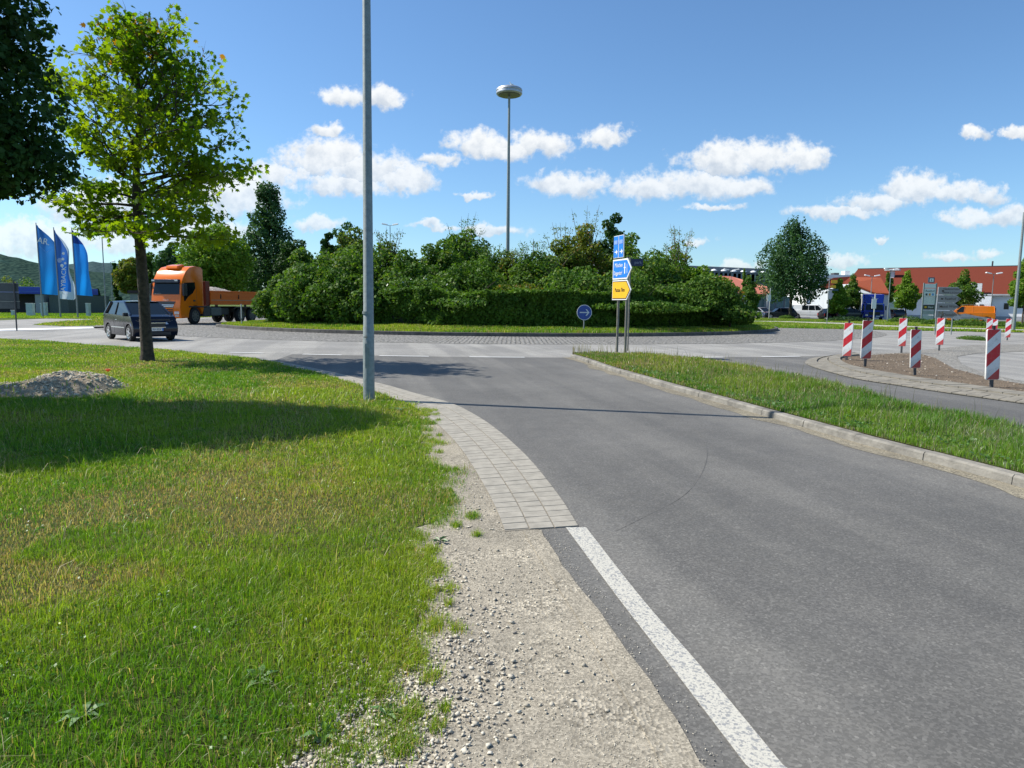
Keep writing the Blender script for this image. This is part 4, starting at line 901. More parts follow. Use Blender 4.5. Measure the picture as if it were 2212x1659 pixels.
for (u, vt, w, d, mt, shp, n, lf, gap, lab) in SH:
    b = A(u, 690, d); z = isl_z(b.x, b.y) if math.hypot(b.x-CC[0], b.y-CC[1]) < 20 else 0.3
    o = tree('shrub', lab, 'shrub', u, vt, 692 if shp != 'round' else 674, w*(1.0 if shp == 'col' or gap > .4 else 1.32), d, mt, shp, n, lf, gap, 14, .06, 'shrubs planted on the roundabout island', z, blossoms=(260 if 'blossom' in lab or 'flowers' in lab else 0))
    if any(k in lab for k in ('twigs', 'loose', 'mast', 'yellow-green')):
        rnd = random.Random(int(u)); mb = MB(); w3 = w*d/FPX; zt = A(u, vt, d).z-z
        pts = []
        for i in range(11):
            a = rnd.uniform(0, 2*PI); r = rnd.uniform(.1, .5)*w3; p0 = Vector((r*.4*math.cos(a), r*.4*math.sin(a), zt*.55)); p2 = Vector((r*1.1*math.cos(a), r*1.1*math.sin(a), zt*rnd.uniform(.92, 1.13))); p1 = (p0+p2)/2+Vector((0, 0, .3))
            mb.tube([p0, p1, p2, p2+(p2-p1)*.5+Vector((0, 0, -.15))], [.03, .02, .012, .005], 4, False); pts += [p1.lerp(p2, rnd.random())+Vector((rnd.gauss(0, .12), rnd.gauss(0, .12), rnd.gauss(0, .1))) for _ in range(14)]+[p2+Vector((rnd.gauss(0, .15), rnd.gauss(0, .15), rnd.gauss(0, .12))) for _ in range(16)]
        mb.build('twigs', M_BARKL, o); X = np.array(pts); V, F, c = leaf_quads(X, X*0, np.full(len(X), .13), rng.random((len(X), 3))); link('twig_leaves', mesh_np('twig_leaves', V, F, mt, c), o)

# --- right-hand trees
TR = [('large dark green tree with trunk beside the white van',1708,474,640,140,92,F_BLUE,'egg',21000,.24,.44,44,.2),
 ('slim young tree in front of the orange-red roof',1618,596,668,44,84,F_MID,'egg',4500,.2,.15,12,.09),
 ('spindly young tree top rising between two roofs',1606,580,640,20,88,F_MID,'cone',1200,.2,.2,8,.06),
 ('light green young tree right of the yellow signs',1812,602,676,44,88,F_BRIGHT,'egg',4500,.2,.2,12,.08),
 ('light green young tree left of the blue truck',1838,592,664,46,94,F_MID,'egg',4200,.2,.25,12,.08),
 ('small tree peeking out behind the blue truck',1916,588,650,30,112,F_MID,'egg',2600,.24,.15,10,.08),
 ('young linden with egg-shaped crown between blue truck and info board',1957,584,664,50,88,F_BRIGHT,'egg',6000,.19,.1,14,.07),
 ('young tree behind the grey arrow signs',2078,582,664,66,86,F_MID,'egg',6500,.2,.12,14,.08),
 ('bright green tree cut by the right edge of the view',2212,556,664,60,66,F_BRIGHT,'egg',7000,.18,.18,14,.08),
 ('tree mostly outside the right edge',2270,540,664,110,70,F_MID,'egg',7000,.2,.15,14,.1)]
for (lab, *r) in TR: tree('tree', lab, 'tree', *r, group='trees around the car park')
for (lab, u, vt, vb, w, d, mt) in [('low bush on the mound left of the info board',1962,682,697,70,76,F_HEDGE),('low leafy bush below the orange van',2095,686,705,60,62,F_MID),('low bush beside the tall right lamp post',2180,690,705,60,60,F_MID),('dark low bush under the dark parked cars',1830,684,697,80,78,F_DARK),('low bush at the foot of the info board',2025,688,703,50,66,F_HEDGE),('low bush at the large tree foot',1700,680,690,24,90,F_MID),('grass clump bush on the small refuge right',2103,734,744,26,36,F_MID)]:
    b = A(u, vb, d); w3 = w*d/FPX; h3 = (vb-vt)*d/FPX; o = thing('low_shrub', lab, 'shrub', (b.x, b.y, 0), 0, 'low bushes by the right road')
    foliage('foliage', [(0, 0, h3*.35, w3*.5, 1.0, h3*.62), (-w3*.3, .3, h3*.25, w3*.3, .8, h3*.5), (w3*.3, -.2, h3*.25, w3*.28, .8, h3*.45)], 3500, .12 if d > 40 else .05, mt, o, (0, 0, 0), zmin=0)
    for s in (-.2, .2): MB().tube([(s*w3, 0, -.05), (s*w3*1.2, .1, h3*.5)], [.03, .01], 5).build('stem', M_BARKL, o)

# ------------------------------------------------------------------ hills
def hills(name, px, dep, mat):
    V = []; n = len(px)*24; q = np.array(px); us = np.linspace(q[0, 0], q[-1, 0], n); vs_ = np.interp(us, q[:, 0], q[:, 1]); rows = 14
    for i in range(n):
        a = A(us[i], vs_[i], dep)
        for k in range(rows):
            f = k/(rows-1); z = (a.z+5*(vnoise(np.array([us[i]*.05]), np.array([dep*.01]))[0]-.5))*math.sin(f*PI/2)**0.85
            zz = z+(14*(fbm(np.array([us[i]*.02]), np.array([f*3.0]))[0]-.5)*math.sin(f*PI) if 0 < f else -4)
            V.append((a.x*(0.72+0.28*f), dep*(0.72+0.28*f), max(zz, -4) if k else -4))
    F = [(i*rows+k, (i+1)*rows+k, (i+1)*rows+k+1, i*rows+k+1) for i in range(n-1) for k in range(rows-1)]
    return tag(link(name, mesh_np(name, V, F, mat, smooth=True)), 'wooded hills on the left horizon', kind='structure')
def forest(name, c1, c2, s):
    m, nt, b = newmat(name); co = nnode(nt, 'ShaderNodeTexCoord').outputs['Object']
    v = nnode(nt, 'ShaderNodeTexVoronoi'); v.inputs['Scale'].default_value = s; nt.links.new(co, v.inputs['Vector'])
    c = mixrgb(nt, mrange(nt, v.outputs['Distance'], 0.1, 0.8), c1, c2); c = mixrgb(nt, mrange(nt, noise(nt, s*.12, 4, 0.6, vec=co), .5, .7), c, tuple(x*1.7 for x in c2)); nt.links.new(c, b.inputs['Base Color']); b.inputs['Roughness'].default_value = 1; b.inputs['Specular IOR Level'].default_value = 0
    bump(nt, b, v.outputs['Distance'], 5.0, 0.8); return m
hills('hill', [(-1600,600),(-700,575),(-200,556),(0,552),(40,557),(80,570),(140,580),(240,590),(340,606),(500,630),(700,655)], 1900, forest('hazy_hill_forest', (0.045, 0.078, 0.058), (0.022, 0.044, 0.038), 0.10))  # distance haze is put into the forest colours as a pale blue cast
hills('hill', [(60,575),(140,574),(200,566),(240,570),(320,580),(460,605),(700,640),(900,660)], 2900, forest('hazy_far_forest', (0.06, 0.095, 0.095), (0.04, 0.068, 0.072), 0.07))  # farther ridge, its colours carry more of the painted blue haze
hills('hill', [(1500,655),(1800,652),(2400,648),(3600,640)], 2800, bpy.data.materials['hazy_far_forest'])

# ------------------------------------------------------------------ stone heap
hx, hy = P(88, 858); o = thing('gravel_heap', 'low heap of pale stones and soil on the left lawn edge', 'gravel heap', (hx, hy, 0))
def heap_z(x, y):
    xs = np.where(x > 0.55, (x-0.55)/0.42, (x-0.55)/1.25); a = np.exp(-(xs**2+((y-.5)/.8)**2)**1.3)*0.33; b = np.exp(-(((x+1.3)/1.3)**2+((y-.1)/.8)**2))*0.15
    return (a+b)*(0.7+0.6*fbm(x*2+9, y*2+9))-.03
gx, gy = np.meshgrid(np.linspace(-3.2, 2.2, 70), np.linspace(-1.6, 2.2, 50)); gz = heap_z(gx, gy); V = np.c_[gx.ravel(), gy.ravel(), gz.ravel()]
F = [(j*70+i, j*70+i+1, (j+1)*70+i+1, (j+1)*70+i) for j in range(49) for i in range(69)]
link('soil', mesh_np('soil', V, F, gravel_mat('heap_soil', (0.38, 0.31, 0.22), 0.6), smooth=True), o)
n = 16000; x = rng.uniform(-3, 2, n); y = rng.uniform(-1.3, 2, n); z = heap_z(x, y); k = (z > 0.03) & (rng.random(n) < z*7*np.clip((fbm(x*2.5, y*2.5)-.33)*4, .15, 1)); x, y, z = x[k], y[k], z[k]
stones('stones', np.c_[x, y], 0.008+0.022*rng.random(len(x))**2, M_STONE, None, 'stuff', z-.005, o); 
x = rng.uniform(-3, 2.2, 1500)+hx; y = rng.uniform(-1.3, 2, 1500)+hy; z = heap_z(x-hx, y-hy); k = (z > 0.02) & (fbm(x*2, y*2) > .5); x, y, z = x[k], y[k], z[k]
blades('heap_weeds', x, y, .05+.08*rng.random(len(x)), np.full(len(x), .012), grass_colors(x, y, np.zeros(len(x))), zarr=z, label='weeds growing on the stone heap')
# poppy
px_, py_ = P(233, 838); o = thing('poppy', 'single orange-red poppy blooming beside the stone heap', 'flower', (px_, py_, 0)); MB().tube([(0, 0, 0), (.01, 0, .18), (.02, 0, .3)], .003, 5).build('stem', plain('stem_green', (.06, .12, .03)), o)
mb = MB(); mb.lathe([(.004, .3), (.03, .315), (.045, .345), (.04, .35), (.006, .32)], 10, (.02, 0, 0)); mb.build('petals', plain('poppy_petal', (0.75, 0.10, 0.02), 0.6), o, smooth=True)
# broadleaf weeds on the shoulder
for i, (u, v, s) in enumerate([(950,1175,.05),(860,890,.10),(900,875,.07),(835,1555,.05),(700,1600,.06),(560,1480,.06),(180,1560,.06)]):
    q = P(u, v); mb = MB(); rnd = random.Random(i)
    for k in range(7):
        a = k*0.9+rnd.random(); l = s*rnd.uniform(1, 1.7); c, sn = math.cos(a), math.sin(a)
        mb.add([(0, 0, .01), (c*l*.5-sn*l*.16, sn*l*.5+c*l*.16, l*.35), (c*l, sn*l, l*.25), (c*l*.5+sn*l*.16, sn*l*.5-c*l*.16, l*.35)], [(0, 1, 2, 3)])
    o = mb.build('weed', plain('weed_leaf', (0.07, 0.15, 0.03), .5), None, loc=(q[0], q[1], .015)); 
    tag(o, ['dandelion rosette on the gravel below the grass tongue','leafy weed on the grass edge right of the lamp column','small weed beside the pavers near the lamp column','weed rosette among the coarse stones','weed leaves at the bottom edge left of the stones','broad leaves in the near verge grass','broad weed leaves in the bottom left grass'][i], 'weed', 'broadleaf weeds')

# ------------------------------------------------------------------ lamp columns and mast
bx, by = P(797, 866); o = thing('lamp_column', 'tall galvanised lamp column standing on the verge, cut by the top of the view', 'lamp post', (bx, by, 0))
top = A(791.5, 0, by); lx, ly = (top.x-bx)*9/top.z, 0
MB().tube([(0, 0, -.1), (lx*.15, 0, 1.2), (lx*.16, 0, 1.21), (lx, 0, 9)], [.094, .088, .083, .05], 24).build('pole', M_GALV, o, smooth=True)
MB().box(-.035, .035, -.094, -.080, .55, .95).build('hatch', M_GALV, o, bevel=.004)
MB().tube([(0,0,1.42),(0,0,1.46)], .0865, 24).build('band', M_GALV, o); MB().tube([(lx*.1, -.085, 1.05), (lx*.1-.06, -.1, 1.05)], .008, 6).build('bolt', M_GALVD, o)
MB().tube([(lx, 0, 8.95), (lx+.4, 0, 9.15), (lx+1.0, 0, 9.2)], .03, 8).build('arm', M_GALV, o); MB().box(lx+.9, lx+1.6, -.15, .15, 9.14, 9.26).build('luminaire', M_DGREY, o, bevel=.04)
# high mast in the island
tp = A(1100, 206, 55); bz = isl_z(tp.x, 55); o = thing('mast_light', 'very tall mast with disc-shaped luminaire in the middle of the roundabout', 'mast light', (tp.x, 55, bz)); H = tp.z-bz
MB().tube([(0, 0, -.2), (0, 0, H*.5), (0, 0, H)], [.16, .125, .085], 16).build('mast', M_GALV, o, smooth=True)
ho = MB().lathe([(.1, H-.02), (.92, H+.02), (.99, H+.10), (.99, H+.22), (.97, H+.27), (1.0, H+.31), (.97, H+.44), (.88, H+.51), (.1, H+.54)], 40).build('lamp_head', plain('aluminium_head', (.50, .51, .51), .4, .5), o, smooth=True)
MB().lathe([(.15, H-.05), (.8, H-.03), (.84, H+.02), (.15, H+.02)], 32).build('diffuser', plain('lamp_underside', (.10, .10, .095), .3), ho)
# gull
g = thing('gull', 'white gull perched on top of the mast luminaire', 'bird', (tp.x+.22, 54.8, bz+H+.52)); g.rotation_euler = (0, 0, R(200))
mb = MB(); n = 12; pr = [(-.24, .10, .01), (-.16, .13, .05), (-.05, .17, .085), (.06, .19, .09), (.12, .23, .065), (.15, .29, .05), (.17, .335, .045), (.20, .345, .03), (.225, .335, .012)]
vs = []; fs = []
for x_, z_, r_ in pr:
    for k in range(n): th = 2*PI*k/n; vs.append((x_, r_*.8*math.cos(th), z_+r_*math.sin(th)))
for i in range(len(pr)-1):
    for k in range(n): a = i*n+k; b = i*n+(k+1) % n; fs.append((a, b, b+n, a+n))
fs += [tuple(range(n)), tuple(range((len(pr)-1)*n, len(pr)*n))]
mb.add(vs, fs); mb.build('body', M_WHITE, g, smooth=True)
for s in (-1, 1): MB().add([(.06, s*.075, .2), (-.1, s*.085, .17), (-.3, s*.03, .09), (-.12, s*.07, .1)], [(0, 1, 2, 3)]).build('wing', plain('gull_grey', (.3, .32, .34), .7), g); MB().tube([(0, s*.03, 0), (0, s*.03, .12)], .008, 5).build('leg', plain('gull_leg', (.5, .2, .08)), g)
MB().tube([(.215, 0, .337), (.27, 0, .325)], [.012, .002], 6).build('beak', plain('gull_beak', (.6, .4, .05)), g)

def lamp(label, u, vtop, vbase, dep, heads, r=.05, arm=.7, side=0):
    b = A(u, vbase, dep); H = A(u, vtop, dep).z; o = thing('street_lamp', label, 'street lamp', (b.x, b.y, 0), 0, 'street lamps')
    MB().tube([(0, 0, -.1), (0, 0, H)], [r, r*.65], 10).build('pole', M_GALV, o, smooth=True)
    for s in heads:
        MB().tube([(0, 0, H-.02), (s*arm*.5, 0, H+.06*arm)], .025, 6).build('arm', M_GALV, o)
        MB().add([(s*arm*.4, -.13, H), (s*arm*1.3, -.16, H+.16*arm), (s*arm*1.3, .16, H+.16*arm), (s*arm*.4, .13, H), (s*arm*.4, -.08, H+.12), (s*arm*1.25, -.1, H+.16*arm+.12), (s*arm*1.25, .1, H+.16*arm+.12), (s*arm*.4, .08, H+.12)],
                 [(3,2,1,0),(4,5,6,7),(0,1,5,4),(1,2,6,5),(2,3,7,6),(3,0,4,7)]).build('luminaire', M_WHITE, o, bevel=.02)
    return o
lamp('tall grey street lamp at the right edge with arm reaching right', 2189, 458, 714, 51, (1,), .12, 1.3)
lamp('double-headed car park lamp in front of the dark red roof, right', 2139, 592, 684, 84, (-1, 1), .06, .75)
lamp('double-headed car park lamp above the blue truck', 1878, 597, 684, 96, (-1, 1), .06, .8)
lamp('car park lamp right of the blue truck cab', 1917, 583, 690, 80, (-1, 1), .06, .6)
lamp('thin lamp post in front of the orange-red roof', 1577, 584, 650, 95, (-1, 1), .05, .8)
lamp('slender street lamp behind the flags on the left', 229, 515, 668, 62, (), .06)
lamp('thin street lamp with short arm beside the slender one', 243, 566, 652, 95, (1,), .06, .5)
lamp('small street lamp top showing above the island shrubs', 844, 487, 640, 66, (-1, 1), .05, .6)

# ------------------------------------------------------------------ signs
BLUE = plain('sign_blue', (0.012, 0.19, 0.66), .35, var=.04); YEL = plain('sign_yellow', (0.80, 0.44, 0.008), .35, var=.04); NAVY = plain('sign_navy', (0.008, 0.016, 0.07), .4); SGREY = plain('sign_grey', (0.20, 0.215, 0.20), .5, var=.05)
INK = plain('sign_ink', (0.03, 0.02, 0.01), .5); M_SW = plain('sign_white', (.82, .82, .80), .35, var=.03)
def arrow_poly(w, h, tip): return [(0, -h/2), (w-tip, -h/2), (w, 0), (w-tip, h/2), (0, h/2)]
def inset(poly, k):
    cx = sum(p[0] for p in poly)/len(poly); cz = sum(p[1] for p in poly)/len(poly); W = max(abs(p[0]-cx) for p in poly); Hh = max(abs(p[1]-cz) for p in poly)
    return [(cx+(p[0]-cx)*(1-k/W), cz+(p[1]-cz)*(1-k/Hh)) for p in poly]
def panel(name, poly, parent, loc, rim, face, ins=.035, th=.03, dark=None):
    o = MB().prism(poly, 0, th).build(name, rim, parent, bevel=.003, loc=loc)
    MB().prism(inset(poly, ins), -.004, 0.0).build('face', face, o, loc=(0, -.0015, 0)); return o
q1 = P(1335.5, 770); q2 = P(1354.5, 772); dx = Vector((math.cos(R(-72)), math.sin(R(-72)), 0))
o = thing('direction_sign', 'tall two-post signpost with blue and yellow arrow panels on the median tip', 'road sign', (q1[0]-.30*dx.x-.10, q1[1]-.30*dx.y, 0), R(-72)); D0 = q1[1]
def hz(v, u=1345): return A(u, v, D0-.3).z
o['label'] = 'tall two-post signpost with blue and yellow arrow panels on the median tip'
sp2 = .56
MB().tube([(.30, .06, -.1), (.30, .06, hz(507))], .038, 12).build('post', M_GALVD, o, smooth=True); MB().tube([(.30+sp2, .06, -.1), (.30+sp2, .06, hz(556))], .038, 12).build('post', M_GALVD, o, smooth=True)
zb0, zb1 = hz(603), hz(559); zy0, zy1 = hz(648), hz(605); W = 1.24
p = panel('arrow_panel', arrow_poly(W, zb1-zb0, .27), o, (-.02, 0, (zb0+zb1)/2), M_SW, BLUE, .045)
p['label'] = 'blue motorway arrow panel'
text_obj('lettering', 'München', .18, M_SW, p, (.42, -.009, .12), sx=.8); text_obj('lettering', 'Deggendorf', .17, M_SW, p, (.38, -.009, -.12), sx=.7)
MB().box(.80, .85, -.01, -.007, -.15, .18).box(.76, .89, -.0105, -.0075, .02, .05).build('motorway_symbol', M_SW, p); MB().box(.93, 1.02, -.01, -.007, -.14, .14).build('road_number', plain('sign_lightblue', (.16, .3, .62), .4), p)
p = panel('arrow_panel', arrow_poly(W, zy1-zy0, .27), o, (-.02, 0, (zy0+zy1)/2), M_SW, INK, .03); p['label'] = 'yellow arrow panel'
hy_ = (zy1-zy0)/2-.055; MB().prism([(.03, -hy_), (W-.30, -hy_), (W-.07, 0), (W-.30, hy_), (.03, hy_)], -.008, -.0045).build('yellow_face', YEL, p)
text_obj('lettering', 'Passau 7km', .17, INK, p, (.53, -.012, 0), sx=.85)
for k in (0, 1):
    za, zc = hz(556), hz(507); p = panel('route_panel', [(0, za), (.33, za), (.33, zc), (0, zc)], o, (.02+k*.345, -.01, .0), M_SW, BLUE, .016)
    MB().box(.05, .28, -.012, -.008, zc-.26, zc-.14).build('number_field', plain('sign_paleblue', (.22, .34, .75), .4), p)
    MB().box(.10, .26, -.012, -.009, za+.17, za+.20).add([(.30, -.0105, za+.185), (.20, -.0105, za+.265), (.20, -.0105, za+.105)], [(0, 1, 2)]).build('arrow', M_SW, p)
# street name plate
o2 = thing('street_name_sign', 'small navy street name plate on its own pole behind the blue arrow panel', 'street sign', tuple(A(1355.5, 770, 24.5)[:2])+(0,)); 
MB().tube([(0, 0, -.1), (0, 0, A(1358, 556, 24.5).z)], .028, 10).build('post', M_GALVD, o2); zz = A(1370, 567, 24.5).z
p = MB().box(0.02, .44, -.02, .0, zz-.12, zz+.12).build('plate', NAVY, o2, bevel=.004); text_obj('lettering', 'park', .14, plain('sign_pale', (.25, .28, .36), .5), p, (.27, -.022, zz))
# round keep-right sign
b = A(1262, 675, 36.6); gz_ = isl_z(b.x, b.y); o = thing('arrow_sign', 'round blue sign with white arrow pointing right in front of the hedge', 'road sign', (b.x, b.y, gz_), R(8)); zc = b.z-gz_
MB().tube([(0, .02, -.1), (0, .02, zc+.38)], .03, 10).build('post', plain('grey_post', (.3, .31, .3), .5, .3), o)
d_ = MB().lathe([(.40, 0), (.40, .02)], 40, (0, 0, 0), 'Y').build('disc', M_SW, o, loc=(0, -.035, zc)); MB().lathe([(.375, -.004), (.375, 0)], 40, (0, 0, 0), 'Y').build('blue_face', plain('disc_blue', (.012, .06, .30), .35), d_, loc=(0, -.001, 0))
MB().box(-.25, .2, -.010, -.007, -.028, .028).prism([(.06, .17), (.13, .17), (.27, 0), (.13, -.17), (.06, -.17), (.19, 0)], -.011, -.0075).build('arrow', plain('arrow_grey', (.55, .58, .6), .5), d_)
# delineator at the island edge
q = A(522, 690, 41.5); o = thing('delineator_post', 'slim pale marker post at the left tip of the island', 'marker post', (q.x, q.y, isl_z(q.x, q.y))); MB().tube([(0, 0, -.05), (0, 0, A(522, 658, 41.5).z-.15)], .035, 10).build('post', plain('pale_post', (.5, .5, .47), .6), o); MB().box(-.05, .05, -.06, -.03, .3, .42).build('clip', M_GALVD, o)

# beacons
def stripe_mat():
    m, nt, b = newmat('warning_stripes'); co = nnode(nt, 'ShaderNodeTexCoord').outputs['Object']; s = nnode(nt, 'ShaderNodeSeparateXYZ'); nt.links.new(co, s.inputs[0])
    def mt(op, a, bb):
        n = nnode(nt, 'ShaderNodeMath', operation=op)
        for i, x_ in enumerate((a, bb)):
            if isinstance(x_, (int, float)): n.inputs[i].default_value = x_
            else: nt.links.new(x_, n.inputs[i])
        return n.outputs[0]
    t = mt('SUBTRACT', mt('MULTIPLY', mt('ADD', s.outputs[0], .125), .96), mt('SUBTRACT', s.outputs[2], 1.0)); fr = mt('FRACT', mt('MULTIPLY', t, 2.0), 0); red = mt('LESS_THAN', fr, .5)
    c = mixrgb(nt, red, (.74, .75, .74), (.56, .012, .025)); f = noise(nt, 11, 6, .75, vec=co); c = mixrgb(nt, mrange(nt, f, .48, .72, 0, .5), c, (.26, .23, .19)); c = mixrgb(nt, mrange(nt, s.outputs[2], .3, .0, 0, .35), c, (.2, .17, .13))
    nt.links.new(c, b.inputs['Base Color']); b.inputs['Roughness'].default_value = .35; return m
M_STR = stripe_mat()
def beacon_src():
    o = thing('warning_beacon', '', 'warning beacon', (0, 0, 0)); n = 6; pl = []
    for cx, cz, a0 in ((.10, .04, -90), (.10, .96, 0), (-.10, .96, 90), (-.10, .04, 180)):
        for k in range(n+1): a = R(a0+90*k/n); pl.append((cx+.025*math.cos(a), cz*1.0+.025*math.sin(a)*1.3))
    b = MB().prism(pl, -.0, .035).build('board_frame', plain('beacon_rim', (.72, .71, .66), .5), o); pl2 = [(x_*.93, .5+(z_-.5)*.985) for x_, z_ in pl]
    f = MB().prism(pl2, -.004, 0).build('striped_face', M_STR, b, loc=(0, -.001, 0))
    p_ = MB().box(-.03, .03, .005, .05, -1, .06).build('post', M_DGREY, o, bevel=.004); h = MB().tube([(0, .02, .98), (0, .02, 1.06)], [.03, .035], 10).build('lamp_socket', M_BLACK, o); return o, b, p_, h
BE = [('red-white beacon at the left tip of the splitter island, lit by the sun',1828,779.5,73.4,38),('shaded red-white beacon second from the left on the splitter island',1869,794,73,10),('sunlit beacon on the far edge of the splitter, left one',1946.5,763.5,61.7,38),
 ('shaded red-white beacon in the middle of the near splitter edge',1976,812.8,85,8),('sunlit beacon on the far edge of the splitter, right one',2028,758.5,59,40),('beacon just left of the double-headed lamp, front of a pair',2134.7,739.6,44.6,30),
 ('beacon half hidden behind the front one of the pair',2146,737,41,38),('small sunlit beacon next to the tall right lamp post',2175.5,735.4,41,38),('nearest and largest beacon, shaded, at the right',2141.9,839.5,111.5,6)]
src = beacon_src()[0]
for i, (lab, u, vb, hp, ang) in enumerate(BE):
    o = src if i == 0 else copy_tree(src); q = P(u, vb); d = q[1]; hgt = hp*d/FPX; o.name = 'warning_beacon' if i == 0 else 'warning_beacon.%03d' % i
    o['label'] = lab; o['group'] = 'red-white warning beacons'; vb_b = {0: 770}.get(i)
    pole = {0:9.5/73.4,1:18.5/84*1.0,2:15/62,3:19/93.6,4:13/59,5:7/44.6,6:.15,7:6/41,8:18.5/111.5}[i]
    sc = 1.0; k = d*hp/FPX; sc = min(1.12, max(.9, k)) if i != 1 else 84*d/FPX
    # feet on the ground: board starts 'pole' above it
    o.location = (q[0], q[1], pole*sc); o.scale = (sc,)*3; o.rotation_euler = (R(random.uniform(-1.5, 1.5)), R(-2.2 if i in (3, 8) else random.uniform(-1, .5)), R(-ang))
# posts reach ground because they run 1 m below the board; trim them to the soil
for o in [x_ for x_ in list(C.objects) if x_.name.startswith('post') and x_.parent and x_.parent.name.startswith('warning_beacon')]:
    pz = o.parent.location.z/o.parent.scale.z; me = o.data.copy(); o.data = me
    for v_ in me.vertices:
        if v_.co.z < -.5: v_.co.z = -pz-.02

# grey arrow sign board right
DD = 43; bl = A(2020, 722, DD); o = thing('hotel_sign', 'grey board of four stacked arrow signs on two posts across the right road', 'direction sign', (bl.x, bl.y, 0)); wd = (A(2076, 680, DD)-bl).x
for u in (2022, 2057):
    qx = A(u, 700, DD).x-bl.x; MB().tube([(qx, .04, -.1), (qx, .04, A(u, 620, DD).z)], .035, 10).build('post', M_GALV, o)
for i, (v0, v1, t1, t2, ic) in enumerate([(620,636.5,'Niederachdorf','Wörth a.d.Donau',1),(637.5,653.5,'Rasthof',None,1),(654.5,670,'Hotel Wörth',None,1),(671,687,"cDonald's",None,2)]):
    za, zc = A(2040, v1, DD).z, A(2040, v0, DD).z; off = -.02*i; p = panel('arrow_panel', arrow_poly(wd-.04*i, zc-za, .32), o, (off-.02, 0, (za+zc)/2), plain('sign_grey_rim', (.42, .43, .41), .5), SGREY, .025)
    if t2: text_obj('lettering', t1, .17, INK, p, (.80, -.009, .11)); text_obj('lettering', t2, .15, INK, p, (.80, -.009, -.11))
    elif ic == 2: text_obj('lettering', t1, .24, INK, p, (.84, -.009, -.03)); text_obj('lettering', 'M', .42, plain('sign_brown', (.16, .13, .06)), p, (.33, -.009, .02))
    else: text_obj('lettering', t1, .23, INK, p, (.80, -.009, 0))
    if ic == 1: MB().box(.22, .36, -.008, -.0065, -.05, .04).build('pictogram', INK, p)
    if i == 1: text_obj('lettering', 'X', .22, INK, p, (1.33, -.009, 0))
# info totem
DD = 84; b0 = A(1989, 692, DD); wd = (A(2018, 692, DD)-b0).x; o = thing('info_board', 'tall white and grey information board with square i sign on top', 'info board', (b0.x, b0.y, 0)); Z = lambda v: A(2000, v, DD).z
for s in (0, wd-.12): MB().box(s, s+.12, -.06, .06, -.1, Z(611)).build('post', M_GALV, o)
for i, (v0, v1, mt) in enumerate([(613,622,M_SW),(623,640,M_SW),(641,657,plain('board_white', (.75, .74, .70))),(658,669,plain('board_dark', (.05, .055, .05))),(670,680,plain('board_grey', (.38, .40, .40))),(681,691,plain('board_pale', (.5, .52, .5)))]):
    p = MB().box(.14, wd-.14, -.05, .03, Z(v1), Z(v0)).build('board_panel', mt, o, bevel=.01); zm = (Z(v0)+Z(v1))/2
    if i == 1: text_obj('lettering', 'Rasthof', .36, INK, p, (wd/2, -.055, zm+.16)); [MB().box(x_, x_+.24, -.06, -.052, zm-.38, zm-.12).build('pictogram', plain(*c_), p) for x_, c_ in ((.3, ('pic_dark', (.05, .06, .08))), (.68, ('pic_orange', (.7, .3, .06))), (1.06, ('pic_blue', (.1, .3, .6))))]
    if i == 3: text_obj('lettering', 'Dani', .34, M_SW, p, (wd*.64, -.055, zm)); MB().box(.28, .55, -.06, -.052, zm-.1, zm+.1).build('emblem', YEL, p)
p = MB().box(wd*.32, wd*.78, -.06, .04, Z(611)+.02, Z(599)).build('i_panel', plain('i_blue', (.05, .09, .14)), o, bevel=.02); p2 = MB().box(wd*.4, wd*.7, -.066, -.061, Z(609), Z(601)).build('i_field', M_SW, p); text_obj('lettering', 'i', .5, INK, p2, (wd*.55, -.07, Z(605)))
# sign backs at the left edge
DD = P(38, 714)[1]; bl = A(38, 714, DD); o = thing('sign_board', 'dark grey back of a large sign board on thin posts at the left edge', 'road sign', (bl.x, bl.y, 0)); Z = lambda v: A(38, v, DD).z; x0_ = A(-60, 650, DD).x-bl.x; x1_ = A(41, 650, DD).x-bl.x
MB().tube([(0, -.05, -.05), (0, -.05, Z(606))], .035, 10).build('post', M_DGREY, o); MB().tube([(x0_+.4, -.05, -.05), (x0_+.4, -.05, Z(606))], .035, 10).build('post', M_DGREY, o)
for v0, v1 in ((612, 630), (632, 650), (652, 667)): MB().box(x0_, x1_, 0, .03, Z(v1), Z(v0)).build('panel', plain('sign_back', (.045, .058, .062), .6), o, bevel=.005)
for v in (631, 651, 611.5): MB().box(x0_, x1_+.05, -.03, .0, Z(v)-.012, Z(v)+.012).build('rail', M_GALV, o)
# pole with small yellow bus-type signs
DD = 60; bl = A(1786, 700, DD); o = thing('sign_post', 'thin pole with two small yellow plates and a dark blue plate', 'road sign', (bl.x, bl.y, 0)); MB().tube([(0, 0, -.1), (0, 0, A(1786, 606, DD).z)], .035, 8).build('post', M_GALV, o); Z = lambda v: A(1790, v, DD).z
for x_, v0, v1, w_, mt in ((.18, 605, 612, .5, YEL), (.12, 616.5, 622, .45, YEL), (.05, 624, 628, .75, plain('plate_teal', (.02, .07, .11)))): MB().box(x_, x_+w_, -.02, .01, Z(v1), Z(v0)).build('plate', mt, o, bevel=.008)
for (u, vt, vb, DD, lab) in ((1886, 634, 706, 58, 'plain pale pole standing before the blue truck'), (1661, 622, 686, 88, 'pale pole with white notice between the parked cars')):
    bl = A(u, vb, DD); o = thing('pole', lab, 'pole', (bl.x, bl.y, 0)); MB().tube([(0, 0, -.1), (0, 0, A(u, vt, DD).z)], .05, 8).build('shaft', plain('pale_pole', (.5, .5, .46), .5), o); z_ = A(u, vt+22, DD).z; MB().box(-.28, .1, -.08, -.05, z_-.4, z_+.4).build('notice', M_SW, o)

